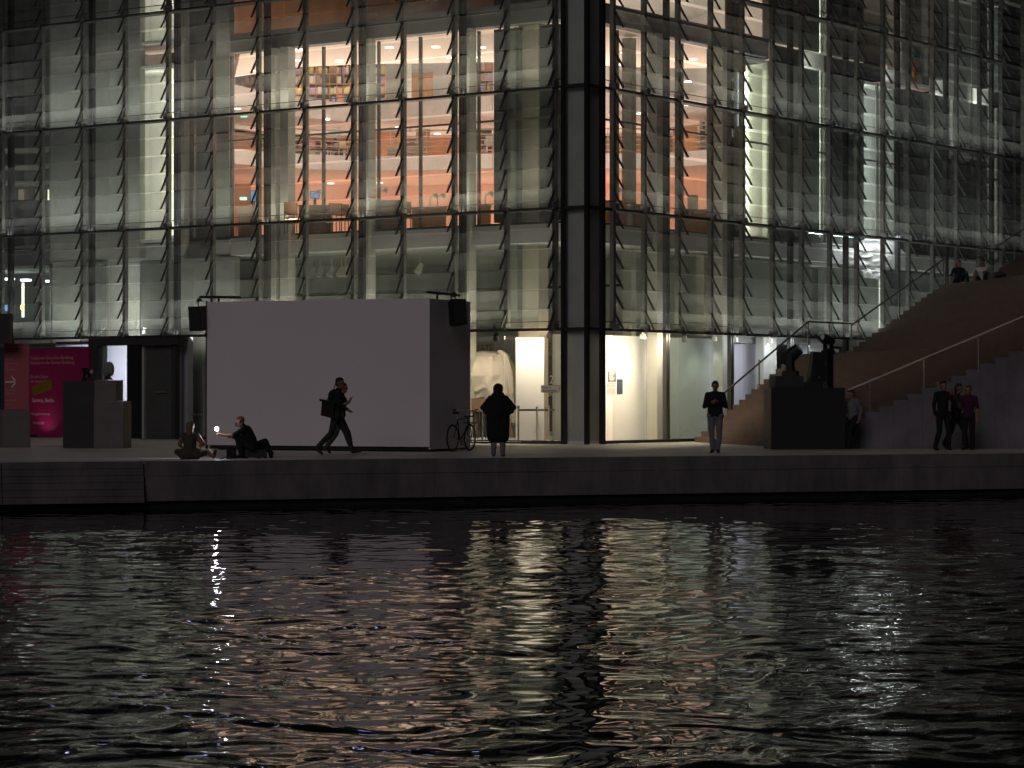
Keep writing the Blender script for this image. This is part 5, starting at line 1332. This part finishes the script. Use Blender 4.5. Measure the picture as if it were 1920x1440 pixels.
bookshelf('small shelf of pale books on the upper gallery behind the side facade', 1212, 1236, 101.0, Z3, 2, 4, 0.36, 8)
bookshelf('shelf of wooden drawers on the middle gallery near the pier', 884, 922, 103.0, Z2, 2, 5, 0.30, 9, fill=0.35, mat='wood')
def panel(label, px0, px1, Y, z0, z1, mat, cat='panel', name='wood_panel'):
    t = thing(name, label, cat, wpt(px0, Y, z0))
    wd = pxw(px1, Y) - pxw(px0, Y)
    MB().box(0, wd, 0, 0.12, 0, z1 - z0).build('board', mat, t)
    MB().box(0.02, wd - 0.02, -0.012, -0.002, 0.03, (z1 - z0) / 2 - 0.01).build('face', mat, t); MB().box(0.02, wd - 0.02, -0.012, -0.002, (z1 - z0) / 2 + 0.01, z1 - z0 - 0.03).build('face', mat, t)
panel('brown wooden cupboard wall on the upper gallery', 772, 812, 101.8, Z3, 14.0, 'wood')
panel('orange wooden panel on the middle gallery behind the desks', 700, 752, 103.5, Z2, 12.0, 'wood_orange')
panel('dark reddish wooden door panel on the middle gallery', 780, 806, 103.0, Z2, 11.9, 'wood')
panel('tall wooden wall panel seen through the side facade', 1262, 1308, 102.0, Z2, 11.95, 'wood_orange')
panel('orange wooden panel at the left end of the reading floor', 440, 470, 101.0, Z1, 9.6, 'wood_orange')
wc = thing('round_column', 'white round column on the upper gallery', 'column', wpt(765, 101.0, Z3)); MB().ring((0, 0, 0), (0, 0, 2.4), 0.13, 0.13, 14).build('shaft', 'white_wall', wc); MB().ring((0, 0, 2.41), (0, 0, 2.47), 0.2, 0.2, 14).build('capital', 'white_wall', wc)

def desk(label, px0, px1, Y, z, mat='wood_dark', front=0.72):
    t = thing('desk', label, 'desk', wpt(px0, Y, z), 0, 'library desks')
    wd = pxw(px1, Y) - pxw(px0, Y)
    MB().box(-0.03, wd + 0.03, -0.03, 0.75, front, front + 0.04).build('top', mat, t)
    MB().box(0, wd, 0, 0.03, 0.02, front - 0.002).build('front_panel', mat, t)
    MB().box(0, 0.04, 0.032, 0.7, 0, front - 0.002).build('side_panel', mat, t); MB().box(wd - 0.04, wd, 0.032, 0.7, 0, front - 0.002).build('side_panel', mat, t)
    return t
ZF = Z1
desk('brown reading desk left of the pair of pale piers', 446, 486, 80.6 + 3.4, ZF, 'wood_dark', 1.0)
desk('wide brown reading desk below the blue screen', 560, 622, 83.0, ZF, 'wood_dark', 0.95)
desk('brown reading desk right of the slim double post', 692, 752, 81.6, ZF, 'wood_dark', 1.0)
desk('orange wooden desk near the middle of the reading floor', 772, 836, 81.0, ZF, 'wood_orange', 0.75)
desk('small orange desk at the right end of the river facade', 896, 920, 80.6, ZF, 'wood_orange', 0.8)
desk('orange desk just right of the glass corner', 1136, 1176, 79.0, ZF, 'wood_orange', 0.8)
desk('long brown desk behind the side facade', 1178, 1238, 80.6, ZF, 'wood', 0.8)
desk('pale desk behind the side facade under the white picture box', 1270, 1330, 83.5, ZF, 'wood', 0.85)
desk('white-topped desk on the middle gallery', 726, 790, 99.9, Z2, 'soffit', 0.5)
def monitor(label, px, py, Y, w_, h_, mat='screen_blue', rz=0):
    z = pz(py, Y)
    t = thing('monitor', label, 'monitor', wpt(px, Y, z), rz, 'library computer monitors')
    MB().box(-w_ / 2, w_ / 2, 0, 0.04, 0, h_).build('frame', 'matte_black' if mat == 'screen_blue' else 'sign_white', t)
    MB().box(-w_ / 2 + 0.02, w_ / 2 - 0.02, -0.004, -0.001, 0.02, h_ - 0.02).build('display', mat, t)
    MB().box(-0.05, 0.05, 0.01, 0.03, -0.2, -0.002).build('foot', 'dark_steel', t)
monitor('blue glowing screen at the left end of the reading floor', 475, 378, 85.0, 0.22, 0.36)
monitor('blue screen on the wide reading desk', 590, 372, 84.0, 0.30, 0.24)
monitor('blue screen beside the slim double post', 698, 382, 82.5, 0.2, 0.26)
monitor('white screen on the middle gallery rail', 628, 258, 99.4, 0.42, 0.40, 'sign_white')
monitor('white box screen on the middle gallery at right', 917, 275, 99.2, 0.26, 0.42, 'sign_white')
monitor('white picture box on the desk behind the side facade', 1299, 392, 83.3, 0.34, 0.46, 'sign_white', R_(-5))
def desk_lamp(label, px, py, Y, s=1.0):
    t = thing('desk_lamp', label, 'lamp', wpt(px, Y, pz(py, Y)), 0, 'white desk lamps in the library')
    MB().ring((0, 0, 0), (0, 0, 0.03), 0.10 * s, 0.09 * s, 12).build('base', 'sign_white', t)
    MB().tube([(0, 0, 0.03), (0, 0, 0.36 * s), (0.16 * s, 0, 0.44 * s)], 0.018 * s, 6).build('arm', 'sign_white', t)
    MB().ring((0.12 * s, 0, 0.38 * s), (0.2 * s, 0, 0.47 * s), 0.09 * s, 0.05 * s, 12).build('lamp_shade', 'sign_white', t)
for k_, (px, py, Y, lab) in enumerate(((806, 396, 81.2, 'white desk lamp left on the orange desk'), (820, 396, 81.2, 'tall white desk lamp on the orange desk'), (732, 268, 100.1, 'white lamp at the left end of the gallery desk'), (762, 268, 100.1, 'white lamp in the middle of the gallery desk'), (782, 268, 100.1, 'white lamp at the right end of the gallery desk'),
                                   (910, 392, 80.8, 'white lamp on the small orange desk'), (712, 385, 83.0, 'grey reading lamp behind the brown desk'), (1150, 386, 79.3, 'white lamp right of the glass corner'), (588, 388, 83.3, 'white lamp under the blue screen on the wide desk'), (1162, 282, 99.0, 'pale lamp on the middle gallery right of the corner'))):
    desk_lamp(lab, px, py, Y, 1.15)
def chair(label, px, Y, z, rz=0.0):
    t = thing('chair', label, 'chair', wpt(px, Y, z), rz, 'library chairs')
    MB().box(-0.22, 0.22, -0.22, 0.22, 0.44, 0.48).build('seat', 'wood', t); MB().box(-0.21, 0.21, 0.19, 0.22, 0.60, 0.98).build('backrest', 'wood', t)
    for a in (-0.2, 0.2):
        for b in (-0.2, 0.2): MB().ring((a, b, 0), (a, b, 0.44 if b < 0 else 0.98), 0.016, 0.016, 6).build('leg', 'dark_steel', t)
for px, Y, lab in ((548, 81.8, 'wooden chair left of the wide reading desk'), (632, 82.2, 'wooden chair right of the wide reading desk'), (645, 82.6, 'wooden chair left of the mast by the slim double post'), (762, 81.4, 'dark chair left of the orange desk')):
    chair(lab, px, Y, ZF + 0.02, R_(20))

for yy_ in (3.4, 7.2, 9.1, 13.0, 16.8):
    MB().box(-0.16, -0.07, yy_, yy_ + 0.55, 18.6, 18.95).build('facade_lamp', 'lamp_violet', B)
# ---- green emergency exit lamps, blue roof lamps mirrored in the river
for px, py, Y, lab in ((456, 372, 90.0, 'small green exit lamp at the left of the reading floor'), (1157, 227, 92.0, 'small green exit lamp right of the glass corner'), (457, 217, 96.0, 'small green exit lamp under the upper gallery')):
    tag(MB().box(-0.12, 0.12, 0, 0.05, -0.05, 0.05).build('exit_lamp', 'lamp_green', loc=wpt(px, Y, pz(py, Y))), lab, 'lamp')
